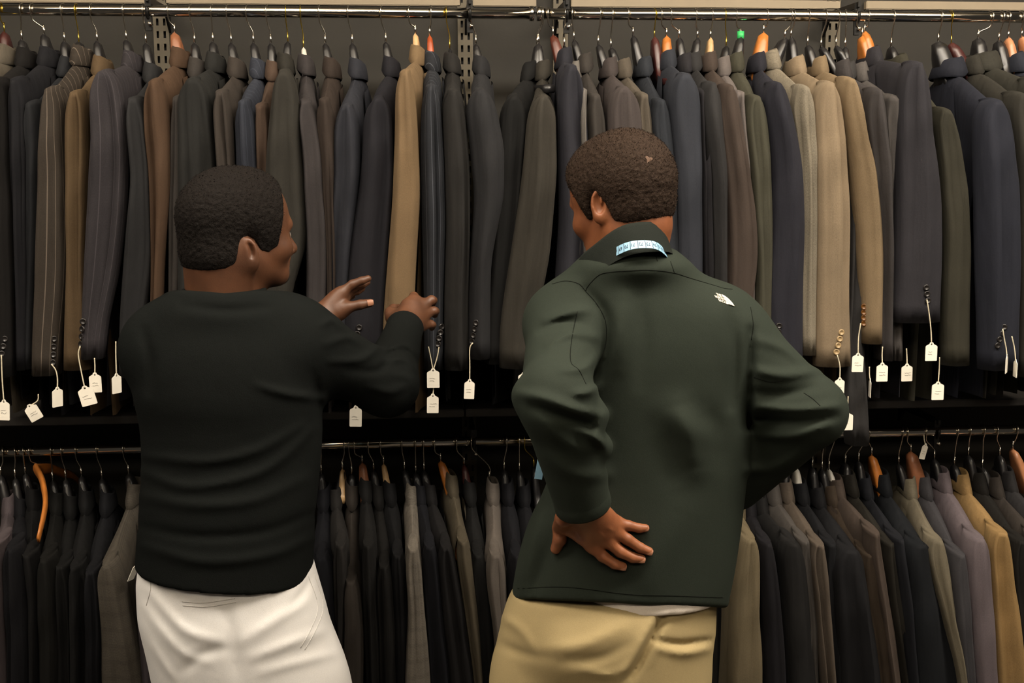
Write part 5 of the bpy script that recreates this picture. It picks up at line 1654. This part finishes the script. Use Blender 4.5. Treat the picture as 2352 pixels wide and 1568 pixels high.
wr = [([(1530, 1405), (1500, 1460), (1470, 1520), (1438, 1568)], 9, -.016), ([(1510, 1400), (1480, 1460), (1450, 1520), (1420, 1568)], 10, .006),
      ([(1250, 1490), (1340, 1480), (1430, 1440)], 16, .006), ([(1290, 1520), (1380, 1510), (1440, 1480)], 13, -.005), ([(1500, 1470), (1560, 1478), (1630, 1470)], 7, -.008),
      ([(1510, 1490), (1570, 1500), (1625, 1490)], 9, .005), ([(1160, 1420), (1200, 1450), (1230, 1500)], 11, .005), ([(1150, 1480), (1200, 1500), (1260, 1510)], 12, -.004), ([(1340, 1540), (1400, 1550), (1440, 1530)], 10, .004)]
trR, bvK = trousers(pant_rowsR, YR, P(1400, 1350, YR)[2], (hpL, hpR), (ftL + [0, 0, .06], ftR + [0, 0, .06]), M_KHAKI, manR, wr, extra=extra)

# chest emblem on the back of the shoulder: three lines of letters beside a quarter dome
M_LOGO = simple('embroidery_white', (236, 226, 208), 0.7, noise=0.06)


def text_verts(body, size):
    cu = bpy.data.curves.new('lettering', 'FONT')
    cu.body = body; cu.size = size; cu.offset = 0.012 * size; cu.resolution_u = 2
    to = bpy.data.objects.new('lettering', cu)
    COL.objects.link(to)
    dg = bpy.context.evaluated_depsgraph_get()
    me = to.evaluated_get(dg).to_mesh()
    V = [tuple(v.co) for v in me.vertices]; Fs = [tuple(p.vertices) for p in me.polygons]
    to.to_mesh_clear() if hasattr(to, 'to_mesh_clear') else None
    bpy.data.objects.remove(to); bpy.data.curves.remove(cu)
    return V, Fs


def logo():
    # flat design in a 10 x 7 box, then laid on the cloth: corner pixels measured on the photograph
    V, Fs = [], []

    def add(v, f):
        o = len(V); V.extend(v); Fs.extend(tuple(i + o for i in q) for q in f)
    for i, (t, x1) in enumerate((('THE', 5.6), ('NORTH', 5.6), ('FACE', 5.6))):
        v, f = text_verts(t, 2.6)
        w = max(p[0] for p in v); hgt = max(p[1] for p in v)
        full = {'THE': 3.3, 'NORTH': 5.6, 'FACE': 4.4}[t]
        add([(x1 - full + p[0] / w * full, 4.75 - i * 2.35 + p[1] / hgt * 1.95) for p in v], f)
    # dome: three concentric quarter bands
    for r0, r1 in ((0.0, 1.5), (1.9, 3.2), (3.6, 5.2)):
        n = 14
        vv = []
        for k in range(n + 1):
            a = PI / 2 * k / n
            for r in (r0, r1):
                vv.append((5.9 + r * math.sin(a) * 0.98, 0.0 + r * math.cos(a) * 1.28))
        add(vv, [(2 * k, 2 * k + 1, 2 * k + 3, 2 * k + 2) for k in range(n)])
    bm = bmesh.new()
    bv_ = [bm.verts.new((p[0], p[1], 0)) for p in V]
    for q in Fs:
        if len(set(q)) >= 3:
            try: bm.faces.new([bv_[i] for i in q])
            except ValueError: pass
    bmesh.ops.triangulate(bm, faces=bm.faces[:])
    bm.verts.index_update()
    V3, keep = [], True
    o0, o1, o2 = np.array([1648.5, 690.5]), np.array([3.45, 1.1]), np.array([-1.85, -3.15])
    for v in bm.verts:
        pxy = o0 + o1 * v.co.x + o2 * v.co.y
        o_, d_ = ray(pxy[0], pxy[1])
        h = bvJ.ray_cast(o_, d_)
        p = h[0] if h[0] is not None else Vector(P(pxy[0], pxy[1], 1.9))
        V3.append(np.array(p - d_ * 0.0016))
    Fs3 = [tuple(v.index for v in f.verts) for f in bm.faces]
    bm.free()
    o = mesh_obj('back_logo', V3, Fs3, M_LOGO, smooth=False)
    md = o.modifiers.new('thickness', 'SOLIDIFY'); md.thickness = 0.0008
    o.parent = jk
    o['label'] = 'white embroidered logo, three lines of letters beside a quarter dome'


logo()

# ------------------------------------------------------------------ tape measure round the neck
M_TAPE = simple('tape_pale_blue', (150, 196, 224), 0.5, noise=0.05)
M_TAPE_INK = simple('tape_ink', (40, 50, 70), 0.6, noise=0.05)


def tape():
    back = [P(1378, 612, 1.955), P(1395, 592, 1.935), P(1420, 575, 1.905), P(1452, 563, 1.886), P(1490, 561, 1.884), P(1513, 567, 1.896), P(1530, 584, 1.925), P(1536, 604, 1.96)]
    l_end = [P(1362, 640, 2.02), P(1352, 690, 2.10), P(1300, 800, 2.15), P(1262, 950, 2.15), P(1236, 1100, 2.14)]
    r_end = [P(1540, 630, 2.02), P(1545, 700, 2.12), P(1560, 850, 2.16), P(1565, 1000, 2.16)]
    path = smooth_poly(l_end[::-1] + back + r_end, 90)
    root = None
    V, Fc, cen = [], [], []
    hw = 0.0078
    ctr = np.array([cc[0], cc[1], 0])
    ups = []
    for i, p in enumerate(path):
        t = path[min(i + 1, 89)] - path[max(i - 1, 0)]; t /= np.linalg.norm(t)
        outv = p - np.array([cc[0], cc[1], p[2]]); outv /= np.linalg.norm(outv)
        if i < 30 or i > 70:
            outv = outv * 0.3 + np.array([0, 1.0, 0]) * 0.7
        side = np.cross(t, outv); side /= np.linalg.norm(side)
        if side[2] < 0 and 28 < i < 72: side = -side
        if 28 < i < 72:
            side = side * 0.78 - outv * 0.6; side -= t * (side @ t); side /= np.linalg.norm(side)
        if ups and side @ ups[-1] < 0: side = -side
        ups.append(side)
        n = np.cross(side, t); n /= np.linalg.norm(n)
        if n @ outv < 0: n = -n
        cen.append((p, side, n, t))
    ws = (-1, 1)
    for (p, sd, n, t) in cen:
        for (a, b) in ((-hw, -.0004), (hw, -.0004), (hw, .0004), (-hw, .0004)):
            V.append(p + sd * a + n * b)
    Fc = grid_faces(90, 4, True) + [(0, 1, 2, 3), (359, 358, 357, 356)]
    o = fix_normals(mesh_obj('tape_measure', V, Fc, M_TAPE, smooth=False))
    tag(o, 'pale blue tape measure hung around the neck of the man in green', 'tape measure')
    # printed divisions
    L = np.concatenate([[0], np.cumsum([np.linalg.norm(path[i + 1] - path[i]) for i in range(89)])])
    tv, tf = [], []
    def at(s):
        k = int(np.clip(np.searchsorted(L, s) - 1, 0, 88)); f = (s - L[k]) / (L[k + 1] - L[k])
        a, b = cen[k], cen[k + 1]
        return [a[j] * (1 - f) + b[j] * f for j in range(4)]
    s = 0.25
    num = 40
    while s < L[-1] - 0.25:
        p, sd, n, t = at(s)
        for w0_, w1_, th in ((0.0, 1.0, .0005),):
            a, b = sd * (hw * -0.95), sd * (hw * 0.95)
            for q in (a + t * th, b + t * th, b - t * th, a - t * th):
                tv.append(p + q + n * 0.0007)
            kk = len(tv); tf.append((kk - 4, kk - 3, kk - 2, kk - 1))
        num += 1
        v, f = text_verts(str(num), 0.0085)
        p, sd, n, t = at(s + 0.0052)
        kk = len(tv)
        upv = sd
        rt = np.cross(upv, n)
        wv = max(q[0] for q in v)
        tv += [p + rt * (q[0] - wv / 2) * 0.9 + upv * (q[1] - 0.003) + n * 0.0007 for q in v]
        tf += [tuple(i + kk for i in q) for q in f]
        s += 0.0127
    o2 = mesh_obj('tape_printing', tv, tf, M_TAPE_INK, smooth=False)
    o2.parent = o


tape()

# ================================================================== price tags on strings
M_CARD = simple('tag_card_white', (232, 226, 212), 0.7, noise=0.05)
M_STRING = simple('tag_string', (206, 196, 170), 0.8, noise=0.2, scale=200)
M_INK = simple('tag_pencil', (158, 153, 146), 0.8, noise=0.1)


def card_data(c, w, h, ang, turn, depth=0.0012):
    """luggage-label outline with clipped shoulders, a bump on top and a punched hole"""
    out = []
    pts = [(-.5, -.47), (-.46, -.5), (.46, -.5), (.5, -.47), (.5, .24), (.47, .30), (.30, .36), (.18, .40), (.14, .47), (.06, .5), (-.06, .5), (-.14, .47), (-.18, .40), (-.30, .36), (-.47, .30), (-.5, .24)]
    n = len(pts)
    hole = [(0.075 * math.cos(-2 * PI * k / n + 5.2 - PI / 2 * 1.2), 0.385 + 0.075 * w / h * math.sin(-2 * PI * k / n + 5.2 - PI / 2 * 1.2)) for k in range(n)]
    # match hole points to the outline by angle
    hole = []
    for (x, y) in pts:
        a = math.atan2((y - 0.385) * h, x * w)
        hole.append((0.075 * math.cos(a), 0.385 + 0.075 * w / h * math.sin(a)))
    ca, sa, ct, st = math.cos(ang), math.sin(ang), math.cos(turn), math.sin(turn)

    def W(x, y, d):
        X, Z = x * w, y * h
        X, D = X * ct - d * st, X * st + d * ct
        return np.asarray(c) + np.array([X * ca - Z * sa, D, X * sa + Z * ca])
    V = [W(x, y, -depth / 2) for x, y in pts] + [W(x, y, -depth / 2) for x, y in hole] + [W(x, y, depth / 2) for x, y in pts] + [W(x, y, depth / 2) for x, y in hole]
    Fc = []
    for i in range(n):
        j = (i + 1) % n
        Fc += [(i, j, n + j, n + i), (2 * n + j, 2 * n + i, 3 * n + i, 3 * n + j), (j, i, 2 * n + i, 2 * n + j), (n + i, n + j, 3 * n + j, 3 * n + i)]
    return V, Fc, W


def price_tag(label, strings, cpx, size, ang=0.0, turn=0.0, Y=2.452, scribble=True):
    s = Y * 1.0 / F_PX * 1.0
    c = P(cpx[0], cpx[1], Y)
    w, h = size[0] * Y / F_PX, size[1] * Y / F_PX
    if abs(turn) > 0.5: w = 0.028
    root = empty('price_tag', c)
    tag(root, label, 'price tag', 'white price tags on strings')
    V, Fc, W = card_data(c, w, h, math.radians(-ang), turn)
    co = fix_normals(mesh_obj('card', V, Fc, M_CARD, root, False))
    top = W(0, 0.385, 0)
    for st in strings:
        pts = [P(q[0], q[1], Y + (q[2] if len(q) > 2 else 0.004)) for q in st] + [top]
        mesh_obj('string', *tube_data(smooth_poly(pts, 14), 0.0013, 6), M_STRING, root)
    if scribble and abs(turn) < 0.5:
        rng = random.Random(int(cpx[0]))
        parts = []
        for k in range(2):
            y0, x0, n_ = -0.02 - 0.13 * k, rng.uniform(-0.3, -0.2), rng.randint(6, 10)
            pp = [W(x0 + 0.06 * i, y0 + rng.uniform(-0.03, 0.03), -0.0009) for i in range(n_)]
            parts.append(tube_data(pp, 0.00035, 5))
        o = mesh_obj('pencil_mark', *merge(*parts), M_INK)
        o.parent = co
    return root


T = price_tag
T('white price tag at the left edge, under the black jacket cuff', [[(3, 815), (5, 870)]], (9, 941), (25, 48), 3)
T('white tag corner poking up on the dark shelf, far left', [[(88, 905), (86, 920)]], (76, 946), (30, 40), -28, Y=2.50)
T('price tag turned edge-on under the pinstriped brown sleeve', [[(118, 836), (128, 850), (132, 870)]], (132, 911), (13, 46), 2, 1.05)
T('tilted price tag hanging from the mauve pinstripe cuff', [[(184, 795), (180, 815), (188, 860)]], (200, 908), (35, 46), -14)
T('price tag just right of the tilted one, olive-tan jacket', [[(217, 822), (218, 840)]], (219, 878), (27, 46), -1, Y=2.475)
T('narrow price tag left of the black shirt shoulder', [[(266, 784), (266, 815)]], (268, 880), (12, 46), 1, 1.1)
T('white price tag below the black shirt elbow', [[(815, 786), (818, 860), (818, 930)]], (817, 955), (28, 50), 2, Y=2.46)
T('upper of two chained price tags right of the pointing hand', [[(984, 796), (990, 825)], [(1008, 797), (1004, 820)]], (995, 868), (29, 46), 0)
T('lower of two chained price tags right of the pointing hand', [[(996, 890), (995, 900)]], (994, 926), (27, 46), 1)
T('price tag on the charcoal jacket with the bent sleeve', [[(1086, 787), (1079, 800), (1079, 840)], [(1086, 787), (1074, 792), (1068, 810)]][:1], (1078, 893), (24, 47), 3)
T('price tag half hidden by the green jacket\'s left sleeve', [[(1208, 828), (1206, 845)]], (1203, 876), (26, 46), 0)
T('price tag hanging from the beige jacket cuff', [[(1923, 815), (1929, 840)]], (1928, 888), (24, 46), 1)
T('price tag between the beige and the khaki tan cuff', [[(1977, 742), (1972, 775)]], (1970, 832), (28, 46), 1)
T('price tag left of the greyish one, below purplish charcoal', [[(2027, 796), (2026, 815)]], (2026, 854), (28, 46), 0)
T('slightly greyish price tag under the big navy sleeve', [[(2082, 800), (2083, 820)]], (2083, 855), (27, 43), -1, Y=2.48)
T('highest price tag, on the big navy jacket cuff', [[(2129, 688), (2134, 720), (2138, 755)]], (2139, 807), (29, 45), 0, Y=2.44)
T('lowest price tag at right, below the dark olive sleeve', [[(2158, 820), (2157, 850)]], (2154, 897), (30, 45), 0)
T('price tag behind the green jacket\'s right elbow', [[(1948, 910), (1947, 930)]], (1945, 966), (30, 46), 0)
T('turned price tag on the deep blue jacket cuff', [[(2303, 755), (2308, 785), (2311, 800)]], (2312, 835), (16, 46), 0, 0.95)
T('edge-on price tag nearest the right edge', [[(2324, 772), (2330, 800)]], (2332, 845), (6, 44), 0, 1.35)
T('dim edge-on price tag below the khaki tan jacket', [[(1997, 842), (1997, 860)]], (1998, 890), (6, 46), 0, 1.35, Y=2.5)
T('white tag strip between checked jacket and black shirt', [[(318, 1262), (316, 1280)]], (308, 1312), (12, 46), 24, 1.3)
T('small white tag on the lower rail above the mauve-grey jacket', [[(2122, 998), (2123, 1010)]], (2122, 1036), (16, 40), 14, 0.2, Y=2.70)
